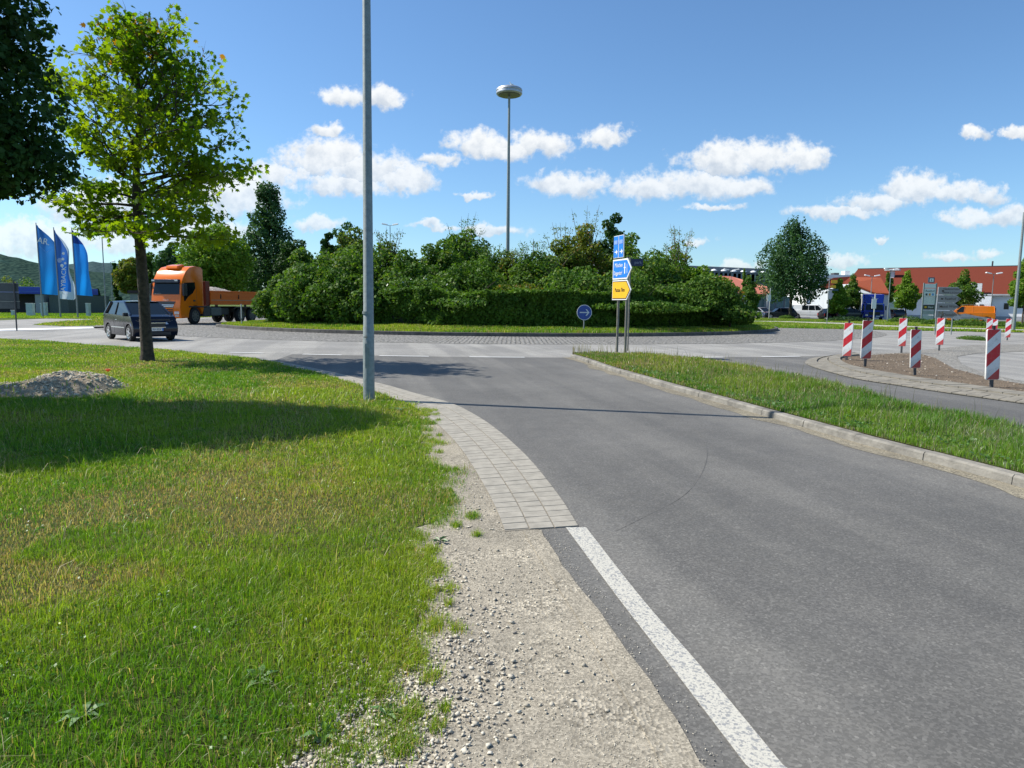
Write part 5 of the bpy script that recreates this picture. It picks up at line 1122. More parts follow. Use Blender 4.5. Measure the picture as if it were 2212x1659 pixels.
# flags
def flagpole(label, ut, vt, ub, vb, dep, right, mat_, grad=None, txt=None):
    b = A(ub, vb, dep); t = A(ut, vt, dep); o = thing('flagpole', label, 'flagpole', (b.x, b.y, 0), 0, 'flagpoles by the station'); tx = t.x-b.x
    MB().tube([(0, 0, -.1), (tx, 0, t.z)], [.07, .035], 10).build('pole', M_GALV, o)
    nu, nv = 14, 26; V = []; rp = [(A(u, v, dep).x-b.x, A(u, v, dep).z) for u, v in right]; lz1 = t.z-.15; zb = A(*right[-1], dep).z
    lb = (tx*(zb/t.z), zb+.1)
    q = param(rp, nv+1)
    for j in range(nv+1):
        f = j/nv; l = (tx+(lb[0]-tx)*f, lz1+(lb[1]-lz1)*f)
        for i in range(nu+1):
            g = i/nu; V.append((l[0]*(1-g)+q[j][0]*g+.04*math.sin(f*9+g*5)*g, .16*g*math.sin(g*9+f*5+ub)+.08*g*math.sin(f*13+g*4), l[1]*(1-g)+q[j][1]*g))
    F = [(j*(nu+1)+i, j*(nu+1)+i+1, (j+1)*(nu+1)+i+1, (j+1)*(nu+1)+i) for j in range(nv) for i in range(nu)]
    cols = np.array([[j/nv, i/nu, 0] for j in range(nv+1) for i in range(nu+1)]); return o, link('flag', mesh_np('flag', V, F, mat_, cols, smooth=True), o), b
def flag_mat(name, top, bot, border=False, band=0.0):
    m, nt, b = newmat(name); at = nnode(nt, 'ShaderNodeAttribute', attribute_name='tint'); s = nnode(nt, 'ShaderNodeSeparateColor'); nt.links.new(at.outputs['Color'], s.inputs[0])
    c = mixrgb(nt, mrange(nt, s.outputs[0], .1, .9), top, bot)
    if band: c = mixrgb(nt, mrange(nt, s.outputs[0], band, band+.01), (.01, .05, .28), c)
    if border: 
        c = mixrgb(nt, mrange(nt, s.outputs[1], .80, .81), c, (.62, .72, .82)); c = mixrgb(nt, mrange(nt, s.outputs[0], .88, .885), c, (.62, .72, .82))
    nt.links.new(c, b.inputs['Base Color']); b.inputs['Roughness'].default_value = .6; tr = nnode(nt, 'ShaderNodeBsdfTranslucent'); nt.links.new(c, tr.inputs[0]); ms = nnode(nt, 'ShaderNodeMixShader'); ms.inputs[0].default_value = .45
    nt.links.new(b.outputs[0], ms.inputs[1]); nt.links.new(tr.outputs[0], ms.inputs[2]); nt.links.new(ms.outputs[0], nt.nodes['Material Output'].inputs[0]); return m
o, f, b = flagpole('leftmost of three flagpoles, plain blue flag lettered AR.', 77.5, 481, 93, 684, 62, [(84,492),(102,508),(121,530),(127,570),(131,610),(133,638)], flag_mat('flag_blue', (.05, .20, .55), (.015, .33, .86)))
zz = A(97, 522, 62); text_obj('lettering', 'AR.', .75, M_SW, f, (zz.x-b.x+.05, -.25, zz.z), rot=(PI/2, R(12), 0), ext=.005); z2 = [A(u, v, 62) for u, v in ((88,531),(104,546),(116,536),(104,544))]
mb = MB().tube([(p_.x-b.x, -.24, p_.z) for p_ in z2[:3]], .012, 5); mb.build('emblem_line', plain('flag_line', (.2, .4, .75)), f)
o, f, b = flagpole('middle flagpole, blue and white flag lettered PAYBACK', 115.6, 491, 131, 684, 61, [(120,503),(136,520),(147,540),(155,590),(162,615),(162,645),(158,648)], flag_mat('flag_payback', (.05, .15, .45), (.015, .18, .68), True))
zz = A(139, 606, 61); text_obj('lettering', 'PAYBACK', .56, M_SW, f, (zz.x-b.x+.1, -.26, zz.z), rot=(PI/2, -PI/2+R(6), 0), ext=.005)
for (u, v, r_) in ((133,563,.2),(140,560,.12),(138,574,.14),(145,569,.1),(141,548,.12)): z_ = A(u, v, 61); MB().lathe([(r_, -.005), (r_, .005)], 14, (0, 0, 0), 'Y').build('dot', M_SW if r_ < .2 else plain('flag_pale', (.3, .4, .65)), f, loc=(z_.x-b.x, -.26, z_.z))
o, f, b = flagpole('rightmost flagpole, blue flag with darker top band', 154.6, 492, 168, 682, 60, [(160,503),(176,526),(187,550),(194,572),(197,610),(201,640)], flag_mat('flag_blue2', (.03, .24, .75), (.01, .33, .90), False, .2))

# ------------------------------------------------------------------ buildings
def P3(u, v, d): return tuple(A(u, v, d))
WALLW = plain('white_render', (.84, .84, .83), .8, var=.05, scale=.5); ROOFD = plain('dark_red_tiles', (.20, .055, .04), .8, var=.12, scale=1.2); ROOFO = plain('orange_red_roof', (.40, .115, .07), .75, var=.12, scale=.8)
def tile_mat(name, col):
    m, nt, b = newmat(name); co = nnode(nt, 'ShaderNodeTexCoord').outputs['Object']; w = nnode(nt, 'ShaderNodeTexWave', wave_type='BANDS', bands_direction='Z'); w.inputs['Scale'].default_value = 3.0; nt.links.new(co, w.inputs['Vector'])
    c = mixrgb(nt, noise(nt, 3, 5, .7, vec=co), tuple(x_*.75 for x_ in col), tuple(x_*1.25 for x_ in col)); c = mixrgb(nt, mrange(nt, w.outputs['Fac'], .0, .25), tuple(x_*.7 for x_ in col), c)
    nt.links.new(c, b.inputs['Base Color']); b.inputs['Roughness'].default_value = .9; b.inputs['Specular IOR Level'].default_value = .1; return m
ROOFD = tile_mat('dark_red_tiles2', (.155, .036, .02)); ROOFO = tile_mat('orange_tiles', (.34, .085, .04))
# long hall right
HR = R(-36); ho = A(1938, 690, 113); ct, st_ = math.cos(HR), math.sin(HR)
def hx_(u, yl=0.0):   # local x on the hall's line y=yl that is seen along bearing u
    d = ray(u, 660); k = d[0]/d[1]; ox_, oy_ = ho.x-yl*st_, ho.y+yl*ct
    return (k*oy_-ox_)/(ct-k*st_)
def hz_(u, v, yl=0.0):
    x_ = hx_(u, yl); return A(u, v, ho.y+x_*st_+yl*ct).z
o = thing('market_hall', 'long white hall with dark red tiled roof on the right', 'building', (ho.x, ho.y, 0), HR)
Lh = 62.0; ze = hz_(2150, 635.5); zr = hz_(1990, 578.5, 15); xr = hx_(1848, 15)
MB().box(0, Lh, 0, 30, -.1, ze).build('wall', WALLW, o); MB().box(0, Lh, -.02, .0, 0, .55).build('plinth', plain('plinth_grey', (.38, .39, .4)), o)
MB().add([(-9, -.8, ze-.1), (Lh+1, -.8, ze-.1), (Lh+1, 15, zr), (xr, 15, zr), (xr-4, 30, ze-.1), (Lh+1, 30, ze-.1), (-15, 7, ze+.3)], [(0, 1, 2, 3), (3, 2, 5, 4), (0, 3, 4, 6)]).build('roof', ROOFD, o)
MB().box(xr, Lh+1, 14.9, 15.2, zr-.05, zr+.12).build('ridge', M_DGREY, o); MB().box(0, Lh+1, -.95, -.82, ze-.2, ze).build('gutter', plain('gutter_grey', (.4, .4, .4), .5), o)
x_ = hx_(2113, -3); x2_ = hx_(2141, -3); MB().box(x_, x2_, -3.0, -.05, -.05, ze-.35).build('annex', plain('annex_white', (.78, .79, .78), .8), o); MB().box(hx_(2116, -3), hx_(2125, -3), -3.05, -3.0, 1.7, 2.3).build('window', M_GLASS, o)
MB().box(x2_+1.5, x2_+2.1, -.06, -.01, 1.6, 2.5).build('window', M_GLASS, o); MB().box(x2_+2.8, x2_+4.2, -.06, -.01, 1.8, 2.5).build('window', M_GLASS, o)
MB().box(x_-2.6, x_+.2, -1.2, -.05, ze-1.6, ze+1.6).build('parapet', plain('parapet', (.6, .62, .6)), o)
xv0, xv1 = hx_(1906, 9), hx_(1938, 9); zv = hz_(1920, 581, 9); MB().box(xv0+.8, xv1-.8, 9, 10, zv-2.0, zv-.3).box(xv0, xv1, 8.6, 10.4, zv-.3, zv).build('roof_vent', plain('vent_white', (.6, .63, .63)), o, bevel=.04)
x_ = hx_(2136, 15); MB().tube([(x_, 15, zr), (x_, 15, zr+.9)], .12, 8).build('chimney_pipe', M_DGREY, o)
x_ = hx_(2120, 19); MB().prism([(0, 0), (11, 0), (10.5, .5), (6, .75), (.5, .5)], 0, 2).build('roof_light', M_WHITE, o, loc=(x_, 19, zr-.9))
# wing with orange roof
o = thing('gabled_wing', 'lower wing with orange-red roof and pale gable behind the blue truck', 'building', P3(1842, 690, 100)[:2]+(0,)); ox, oy = o.location.x, o.location.y
L3 = lambda u, v, d: tuple(Vector(P3(u, v, d))-Vector((ox, oy, 0)))
a_, b_, c_, d__ = L3(1838, 598, 108), L3(1903, 600, 108), L3(1922, 634, 99), L3(1892, 633, 99); e_ = L3(1838, 611, 101)
mb = MB(); top_ = [a_, b_, c_, d__, e_]; mb.add(top_+[(p_[0], p_[1]+.1, p_[2]-.2) for p_ in top_], [(0, 1, 2, 3, 4), (9, 8, 7, 6, 5)]+[(i, (i+1) % 5, (i+1) % 5+5, i+5) for i in range(5)]); mb.build('roof', ROOFO, o)
g_ = [L3(1788, 690, 100.5), L3(1925, 690, 99.5), (c_[0], c_[1]+.3, c_[2]-.15), (d__[0], d__[1]+.3, d__[2]-.15), (e_[0], e_[1]+.3, e_[2]-.15), L3(1788, 628, 101)]; mb = MB(); mb.add(g_+[(p_[0], p_[1]+6, p_[2]) for p_ in g_], [tuple(range(6)), tuple(range(11, 5, -1))]+[(i, (i+1) % 6, (i+1) % 6+6, i+6) for i in range(6)]); mb.build('wall', plain('pale_wall', (.50, .53, .53), .8, var=.06, scale=.6), o)
p_ = L3(1838, 598, 108.1); mb = MB(); rr_ = [L3(1768, 618, 103), L3(1800, 600, 106), L3(1838, 597, 108.2), L3(1838, 612, 103), L3(1800, 628, 103)]; mb.add(rr_+[(q_[0], q_[1], q_[2]-.3) for q_ in rr_], [(0, 1, 2, 3, 4), (9, 8, 7, 6, 5)]+[(i, (i+1) % 5, (i+1) % 5+5, i+5) for i in range(5)]); mb.build('side_roof', ROOFD, o)
for u in (1858, 1870): q_ = L3(u, 672, 99.8); MB().box(q_[0], q_[0]+.7, q_[1]-.05, q_[1]+.02, 1.2, 2.6).build('window', M_GLASS, o)
# white flat building far behind
o = thing('flat_roof_hall', 'distant white flat roofed hall peeking between tree and dark red roof', 'building', P3(1740, 690, 170)[:2]+(0,)); MB().box(0, 14, 0, 20, 0, A(1800, 592, 170).z-1).build('wall', WALLW, o); zz = A(1800, 592, 170).z-1; MB().box(-.5, 14.5, -.5, 20, zz, zz+.8).build('roof_edge', M_WHITE, o)
for i in range(4): MB().box(2+i*2.6, 3.2+i*2.6, 2, 4, zz+.8, zz+1.4+.5*(i % 2)).build('roof_unit', [M_WHITE, plain('unit_green', (.2, .33, .3)), M_DGREY, M_WHITE][i], o)
# big grey hall behind the island
DD = 150; l_ = A(1300, 690, DD); o = thing('grey_hall', 'large grey industrial hall with row of white roof domes', 'building', (l_.x, DD, 0)); W_ = A(1690, 690, DD).x-l_.x; z1_ = A(1380, 561, DD).z; z2_ = A(1680, 577, DD).z; zl1, zl2 = A(1380, 574, DD).z, A(1680, 590, DD).z
def slant(x0, x1, za0, za1, zb0, zb1, y0, y1): return MB().add([(x0, y0, za0), (x1, y0, za1), (x1, y0, zb1), (x0, y0, zb0), (x0, y1, za0), (x1, y1, za1), (x1, y1, zb1), (x0, y1, zb0)], [(0, 1, 2, 3), (7, 6, 5, 4), (3, 2, 6, 7), (0, 4, 5, 1), (1, 5, 6, 2), (0, 3, 7, 4)])
slant(0, W_, zl1, zl2, z1_, z2_, 8, 30).build('upper_roof', plain('grey_cladding', (.19, .20, .22), .6, var=.04), o); slant(-1, W_+.5, -.1, -.1, zl1-.1, zl2-.1, 0, 30).build('wall', plain('steel_cladding', (.10, .12, .13), .6), o)
for i in range(18):
    f = (i+.5)/18; MB().lathe([(.75, 0), (.72, .25), (.45, .5), (.1, .6)], 10).build('roof_dome', M_WHITE, o, loc=(f*W_, 4, zl1+(zl2-zl1)*f-.1), smooth=True)
for i in range(40): f = (i+.5)/40; z_ = zl1+(zl2-zl1)*f; MB().box(f*W_-.8, f*W_+.8, -.06, -.01, z_-2.0, z_-.5).build('window', plain('hall_glass', (.10, .14, .17), .15), o)
# shop with orange roof
DD = 118; l_ = A(1500, 690, DD); o = thing('shop', 'shop with broad orange-red roof and green glass front behind the island', 'building', (l_.x, DD, 0)); X_ = lambda u: A(u, 650, DD).x-l_.x; Zs = lambda v, d=DD: A(1600, v, d).z
mb = MB(); rr_ = [(X_(1500), 0, Zs(633)), (X_(1664), 0, Zs(634)), (X_(1664), 2, Zs(618, DD+2)), (X_(1612), 9, Zs(597, DD+9)), (X_(1500), 9, Zs(595, DD+9))]; mb.add(rr_+[(p_[0], p_[1], p_[2]-.3) for p_ in rr_], [(0, 1, 2, 3, 4), (9, 8, 7, 6, 5)]+[(i, (i+1) % 5, (i+1) % 5+5, i+5) for i in range(5)]); mb.build('roof', plain('smooth_orange_roof', (.42, .13, .08), .7, var=.06, scale=.3), o)
MB().box(X_(1500), X_(1660), 1.0, 9, -.1, Zs(634)).build('wall', plain('green_front', (.07, .22, .12), .6), o)
for i in range(6): MB().box(X_(1605)+i*1.5, X_(1605)+i*1.5+1.2, .93, .99, .2, Zs(640)).build('window', plain('shop_glass', (.12, .2, .2), .12), o)
MB().box(X_(1655), X_(1661), -.5, 1.0, 0, Zs(634)).build('pillar', plain('pillar_grey', (.3, .33, .34)), o)
MB().tube([(X_(1550), 12, Zs(597)), (X_(1550), 12, Zs(588))], .2, 6).build('flue', M_DGREY, o)
# left: service station, garage, dispensers
DD = 78; l_ = A(-60, 685, DD); o = thing('service_station', 'low dark service station with blue roof fascia behind the flags', 'building', (l_.x, DD, 0)); X_ = lambda u: A(u, 650, DD).x-l_.x; Zs = lambda v: A(80, v, DD).z
MB().box(X_(106), X_(147), 0, 8, -.1, Zs(637)).build('wall', plain('grey_green_wall', (.085, .105, .10), .7), o); MB().box(X_(-60), X_(104), 2, 9, -.1, Zs(636)).build('bay', plain('bay_dark', (.03, .028, .035), .8), o)
MB().box(X_(-60), X_(104), -.6, 9.5, Zs(635), Zs(620)).build('fascia', plain('fascia_blue', (.01, .05, .42), .4), o, bevel=.03)
MB().box(X_(80), X_(98), -.3, 2, -.1, Zs(636)).build('pillar', plain('pillar_pale', (.28, .30, .33)), o); MB().box(X_(50), X_(98), -.65, -.61, Zs(630), Zs(629)).build('stripe', plain('stripe_blue', (.05, .15, .6)), o)
for (u0, u1, vt, lab) in ((57, 71, 656, 'pale cabinet in front of the station, widest one'), (88, 92.5, 656, 'narrow white cabinet beside the pale pillar'), (24, 29, 671, 'short white bollard cabinet at the left'), (93, 99, 655, 'blue-grey cabinet touching the narrow white one'), (186, 192, 656, 'slim white marker box by the rightmost flagpole')):
    DD = 66; q_ = A(u0, 685, DD); w_ = A(u1, 685, DD).x-q_.x; h_ = A(u0, vt, DD).z; o = thing('cabinet', lab, 'cabinet', (q_.x, q_.y, 0), 0, 'station cabinets'); MB().box(0, w_, 0, .4, 0, h_).build('housing', plain('cabinet_pale', (.46, .55, .55), .5), o, bevel=.03); MB().box(-.02, w_+.02, -.02, .42, h_, h_+.06).build('lid', M_WHITE, o)
DD = 92; l_ = A(283, 680, DD); o = thing('garage', 'flat grey garage block with dark brown roof edge behind the blue car', 'building', (l_.x, DD, 0)); w_ = A(372, 680, DD).x-l_.x; h_ = A(300, 634, DD).z; MB().box(0, w_, 0, 6, -.1, h_).build('wall', plain('garage_wall', (.30, .31, .29), .85, var=.08, scale=.6), o); MB().box(-.2, w_+.2, -.2, 6.2, h_, h_+.4).build('roof', plain('garage_roof', (.06, .035, .035), .8), o); MB().box(w_*.45, w_*.46, -.02, 0, 0, h_).build('joint', M_DGREY, o)

# ------------------------------------------------------------------ vehicles
def paint(name, col, rough=.16): return plain(name, col, rough, 0.0, var=.03, coat=0)
def arc_pts(cx, cz, r, a0, a1, n=10): return [(cx+r*math.cos(R(a0+(a1-a0)*i/n)), cz+r*math.sin(R(a0+(a1-a0)*i/n))) for i in range(n+1)]
def wheel(o, x, y, r, w=.2, spokes=5, rimmat=None, s=1):
    t = MB().lathe([(r*.62, -w/2), (r*.93, -w/2), (r, -w/2+.03), (r, w/2-.03), (r*.93, w/2), (r*.62, w/2)], 28, (0, 0, 0), 'Y', True).build('wheel', M_TYRE, o, smooth=True, loc=(x, y, r))
    ys = s*(w/2-.01); mb = MB(); mb.lathe([(r*.66, -.02), (r*.66, .02), (r*.58, .015), (r*.58, -.015)], 24, (0, ys, 0), 'Y', True); mb.lathe([(r*.15, -.03), (r*.15, .03)], 12, (0, ys, 0), 'Y')
    for k in range(spokes):
        a = 2*PI*k/spokes; c, sn = math.cos(a), math.sin(a); q = r*.62; h = r*.09
        mb.add([(-sn*h*1.3+c*r*.1, ys+d, c*h*1.3+sn*r*.1) for d in (-.015, .015)]+[(sn*h*1.3+c*r*.1, ys+d, -c*h*1.3+sn*r*.1) for d in (-.015, .015)]+[(c*q-sn*h, ys+d, sn*q+c*h) for d in (-.015, .015)]+[(c*q+sn*h, ys+d, sn*q-c*h) for d in (-.015, .015)], [(0,4,6,2),(1,3,7,5),(0,1,5,4),(2,6,7,3)])
    mb.build('rim', rimmat or M_ALLOY, t)
    MB().lathe([(r*.6, 0), (r*.6, .01)], 16, (0, ys*.55, 0), 'Y').build('brake_disc', M_DGREY, t); return t
def car(label, x, y, rz, d, mat, group=None, kind='car', cat='car', extra=None):
    """d: L,W,H, wheel r, axle front, axle rear, belt z, hood z, nose z, windscreen base/top x, rear glass top/base x"""
    g = lambda k, v: d.get(k, v); L, W, H, r = d['L'], d['W'], d['H'], g('r', .3); xf, xr = d['xf'], d['xr']; belt, hood, nose = d['belt'], d['hood'], d['nose']; wb, wt, rt, rb = d['wb'], d['wt'], d['rt'], d['rb']
    o = thing(kind, label, cat, (x, y, 0.012), rz, group); s = g('sill', .2); ar = r+.055
    pr = [(-L/2+.03, s+.12), (xr-ar, s+.02)]+arc_pts(xr, r, ar, 180-math.degrees(math.asin(max(-1, min(1, (s+.02-r)/ar)))), math.degrees(math.asin((s+.02-r)/ar)), 12)+arc_pts(xf, r, ar, 180-math.degrees(math.asin((s+.02-r)/ar)), math.degrees(math.asin((s+.02-r)/ar)), 12)+[(L/2-.1, s), (L/2, s+.18), (L/2+.01, nose-.28), (L/2-.06, nose-.08), (L/2-.16, nose), ((wb+L/2)/2, (hood+nose)/2+.035), (wb, hood), (wb-.2, belt+.01), (rb+.02, belt+g('kick', .03)), (-L/2+.02, belt-.1), (-L/2-.01, .6)]
    pr = [p for i, p in enumerate(pr) if i == 0 or (abs(p[0]-pr[i-1][0])+abs(p[1]-pr[i-1][1])) > .004]
    MB().prism(pr, -W/2, W/2).build('body', mat, o, bevel=g('bev', .055), seg=4, smooth=True)
    MB().box(-L/2+.15, L/2-.15, -W/2+.24, W/2-.24, .17, belt-.1).build('underbody', M_BLACK, o)
    hb, ht = W/2-.05, W/2-g('tumble', .19)
    gl = [(wb, -hb+.04, hood-.02), (rb, -hb, belt-.02), (rb, hb, belt-.02), (wb, hb-.04, hood-.02), (wt, -ht, H-.05), (rt, -ht, H-.05), (rt, ht, H-.05), (wt, ht, H-.05)]
    MB().add(gl, [(3,2,1,0),(4,5,6,7),(0,1,5,4),(1,2,6,5),(2,3,7,6),(3,0,4,7)]).build('windows', M_GLASS, o)
    n = 8; V = []; F = []
    for i in range(n+1):
        f = i/n; xx = wt+.04+(rt-.05-wt)*f; hh = H-.05+.05*math.sin(PI*min(1, max(0, .12+.76*f)))**.6
        for yy, zz in ((-ht-.015, H-.09), (-ht+.03, hh-.01), (-ht*.5, hh), (0, hh+.012), (ht*.5, hh), (ht-.03, hh-.01), (ht+.015, H-.09)): V.append((xx, yy, zz))
    for i in range(n):
        for k in range(6): a = i*7+k; F.append((a, a+7, a+8, a+1))
    link('roof', mesh_np('roof', V, F, mat, smooth=True), o)
    def edge(a, b, rr=.035, m_=None, nm='pillar'): MB().tube([a, b], rr, 6).build(nm, m_ or mat, o, smooth=True)
    for sg in (-1, 1):
        edge((wb+.05, sg*(hb-.03), hood-.02), (wt, sg*ht, H-.06)); edge((rb, sg*hb, belt), (rt, sg*ht, H-.07), g('cp', .05))
        for bx_ in g('bp', [0.0]):
            f = (bx_-rb)/(wb-rb); edge((bx_, sg*(hb+.0), belt-.02), (bx_*.86, sg*(ht+.005), H-.07), .028, M_BLACK if g('blackb', 1) else mat)
        if g('panelx', None) is not None:
            pa, pb = d['panelx']; MB().add([(pa, sg*(hb+.006), belt-.03), (pb, sg*(hb+.006), belt-.03), (min(pb, wt), sg*(ht+.008), H-.06), (max(pa, rt), sg*(ht+.008), H-.06)], [(0, 1, 2, 3)]).build('side_panel', mat, o)
        # mirror, handles, strip, lamps
        MB().box(wb-.32, wb-.18, sg*(W/2+.02)-.09, sg*(W/2+.02)+.09, belt+.0, belt+.14).build('mirror', g('mirm', mat), o, bevel=.03)
        for hx_ in g('hand', [-.25]): MB().box(hx_-.09, hx_+.09, sg*W/2-.015, sg*W/2+.022, belt-.16, belt-.135).build('door_handle', M_CHROME if g('chr', 0) else mat, o, bevel=.006)
        for dx_ in g('seams', [.62, -.42]): MB().box(dx_-.005, dx_+.005, sg*W/2-.003, sg*W/2+.002, s+.12, belt-.04).build('door_seam', M_BLACK, o)
        MB().box(xr+ar+.05, xf-ar-.05, sg*W/2-.01, sg*W/2+.014, .5, .535).build('side_strip', g('strip', M_BLACK), o)
        MB().add([(L/2-.02, sg*(W/2-.50), nose-.30), (L/2-.02, sg*(W/2-.12), nose-.32), (L/2-.26, sg*(W/2+.004), nose-.20), (L/2-.30, sg*(W/2-.02), nose-.02), (L/2-.15, sg*(W/2-.18), nose+.006), (L/2-.08, sg*(W/2-.44), nose-.06)], [(0, 1, 2, 3, 4, 5)]).build('headlight', M_HEAD, o, loc=(.022, sg*.012, .0))
        MB().box(-L/2-.02, -L/2+.12, sg*(W/2-.02)-.16 if sg > 0 else -W/2+.02, W/2-.02 if sg > 0 else sg*(W/2-.02)+.16, belt-.42, belt-.12).build('tail_light', plain('tail_red', (.35, .01, .01), .2), o, bevel=.01)
        for wx in (xf, xr): wheel(o, wx, sg*(W/2-.10), r, .19, g('sp', 5), s=sg)
    MB().box(L/2-.02, L/2+.018, -.34, .34, nose-.27, nose-.10).build('grille', M_BLACK, o, bevel=.01)
    for zz in (nose-.275, nose-.10): MB().box(L/2+.0, L/2+.028, -.36, .36, zz, zz+.022).build('grille_bar', M_CHROME, o)
    MB().box(L/2-.01, L/2+.03, -.26, .26, .40, .51).build('number_plate', M_WHITE, o); MB().box(L/2+.028, L/2+.032, .21, .26, .405, .505).build('plate_band', BLUE, o)
    text_obj('plate_text', 'R-AM 824', .10, INK, o, (L/2+.033, -.03, .455), rot=(PI/2, 0, PI/2), ext=.001)
    MB().box(L/2-.08, L/2+.012, -.55, .55, s+.04, s+.16).build('lower_intake', M_BLACK, o, bevel=.01)
    if extra: extra(o)
    return o
A_CLASS = dict(L=3.4, W=1.66, H=1.57, r=.31, xf=1.15, xr=-1.15, belt=.96, hood=1.03, nose=.80, wb=1.22, wt=.30, rt=-1.2, rb=-1.64, kick=.10, bev=.10, bp=[-.45], hand=[-.15, -.95][:1], seams=[.72, -.42], strip=M_ALLOY, cp=.075, tumble=.2, mirm=M_BLACK, chr=1)
p0 = P(231, 733.5); p1 = P(292, 737); cpos = P(300, 733.5)
car('dark blue compact car with silver five-spoke wheels driving behind the maple trunk', -15.2, 28.4, math.atan2(-.68, .73), A_CLASS, paint('dark_blue_paint', (.003, .005, .016)))
HATCH = dict(L=4.1, W=1.72, H=1.45, r=.3, xf=1.28, xr=-1.25, belt=.92, hood=.95, nose=.75, wb=.85, wt=.25, rt=-1.3, rb=-1.85)
WAG = dict(L=4.5, W=1.75, H=1.48, r=.31, xf=1.4, xr=-1.3, belt=.92, hood=.95, nose=.76, wb=.85, wt=.2, rt=-1.7, rb=-2.1, bp=[.0, -1.1])
VAN = dict(L=4.8, W=1.9, H=1.95, r=.33, xf=1.45, xr=-1.55, belt=1.15, hood=1.14, nose=.9, wb=1.75, wt=1.0, rt=-2.25, rb=-2.33, bp=[.75, -.15], panelx=(-2.33, -1.0), seams=[1.1, .1, -1.1], hand=[.2, .0], cp=.06, tumble=.14, blackb=0)
for (lab, u, d, rz, dm, m_, k) in [('white panel van with dark side windows beside the large tree trunk',1750,98,-30,VAN,paint('van_white', (.86, .87, .87)),'van'),
 ('dark estate car with red tail light left of the white van',1682,97,180,WAG,paint('ink_blue', (.012, .016, .035)),'car'),
 ('black car half hidden behind the light green tree',1803,96,10,HATCH,paint('car_black', (.012, .012, .014)),'car'),
 ('dark blue hatchback facing right in front of the blue truck',1844,93,-20,HATCH,paint('petrol_blue', (.012, .03, .05)),'car'),
 ('white hatchback nearest the hedge on the car park',1619,102,160,HATCH,paint('car_white', (.75, .75, .75)),'car'),
 ('silver estate behind the black people carrier',1645,112,20,WAG,paint('car_silver', (.45, .46, .48)),'car'),
 ('black car in front of the silver estate',1645,103,-60,HATCH,paint('car_black', (.012, .012, .014)),'car'),
 ('white car roof showing behind the dark estate car',1690,104,200,WAG,paint('car_white', (.75, .75, .75)),'car'),
 ('dark car parked behind the blue truck trailer',1934,105,80,HATCH,paint('ink_blue', (.012, .016, .035)),'car'),
 ('grey car beside the orange van, partly behind the arrow signs',2062,88,170,HATCH,paint('car_grey', (.12, .13, .15)),'car')]:
    q = A(u, 680, d); car(lab, q.x, q.y, R(rz), dm, m_, 'vehicles on the car park', 'parked_van' if k == 'van' else 'parked_car', k)
def ov(o):
    for sg in (-1, 1):
        MB().tube([(-1.9, sg*.6, 1.97), (-1.9, sg*.6, 2.08), (1.0, sg*.6, 2.08), (1.0, sg*.6, 1.97)], .02, 5).build('roof_rack', M_ALLOY, o)
        MB().add([(2.0, sg*.957, .35), (-2.2, sg*.957, .35), (-2.2, sg*.957, .5), (-.6, sg*.957, .75), (.6, sg*.957, 1.02), (2.0, sg*.957, .8)], [(0, 1, 2, 3, 4, 5)]).build('swoosh', plain('decal_grey', (.25, .27, .32), .3), o)
    MB().box(-2.42, -2.36, -.7, .7, 1.2, 1.7).build('rear_window', M_GLASS, o)
VAN2 = dict(VAN, panelx=(-2.33, .7)); q = A(2095, 690, 84); car('orange delivery van with grey swoosh, seen from the rear right', q.x, q.y, R(153), VAN2, paint('van_orange', (.78, .20, .01)), 'vehicles on the car park', 'parked_van', 'van', ov)

# blue box truck on the car park
q = A(1888, 686, 90); o = thing('lorry', 'blue lorry cab with high wind deflector and pale curtain side on the car park', 'lorry', (q.x, q.y, 0), R(-105), 'vehicles on the car park'); o.scale = (.94,)*3; BP = paint('lorry_blue', (.008, .03, .30)); W = 2.5
MB().prism([(0, .4), (.04, 1.2), (-.05, 1.35), (-.2, 2.25), (-.35, 2.3), (-1.9, 2.3), (-1.9, .7), (-1.45, .7), (-1.35, .95), (-.85, 1.0), (-.55, .75), (-.5, .4)], -W/2, W/2).build('cab', BP, o, bevel=.06)
MB().add([(-.03, -1.08, 1.42), (-.17, -1.02, 2.15), (-.17, 1.02, 2.15), (-.03, 1.08, 1.42)], [(3, 2, 1, 0)]).build('windscreen', M_GLASS, o, loc=(.03, 0, 0))
MB().add([(-.25, -1.1, 2.32), (-.25, 1.1, 2.32), (-.5, 1.22, 3.55), (-.5, -1.22, 3.55), (-1.7, -1.15, 2.32), (-1.7, 1.15, 2.32), (-1.7, 1.24, 3.6), (-1.7, -1.24, 3.6)], [(0,1,2,3),(4,7,6,5),(3,2,6,7),(0,4,5,1),(0,3,7,4),(1,5,6,2)]).build('wind_deflector', BP, o, bevel=.05)
text_obj('emblem', 'X~', .7, M_WHITE, o, (-.36, 0, 2.98), rot=(PI/2, 0, PI/2)); MB().box(.0, .05, -1.0, 1.0, 2.22, 2.32).build('sun_visor', plain('visor_white', (.4, .45, .6)), o)
for sg in (-1, 1): MB().box(-1.25, -.45, sg*1.252-.01, sg*1.252+.01, 1.4, 2.1).build('side_window', M_GLASS, o); MB().box(-.1, .1, sg*1.38-.08, sg*1.38+.08, 1.4, 2.0).build('mirror', M_BLACK, o, bevel=.03); MB().box(.0, .06, sg*.95-.17, sg*.95+.17, .62, .8).build('headlight', M_HEAD, o)
MB().box(.02, .06, -.7, .7, .75, 1.15).build('grille', M_BLACK, o); MB().box(-8.2, -2.0, -1.25, 1.25, .95, 3.62).build('box_body', plain('curtain_white', (.6, .6, .58), .7, var=.06), o, bevel=.03)
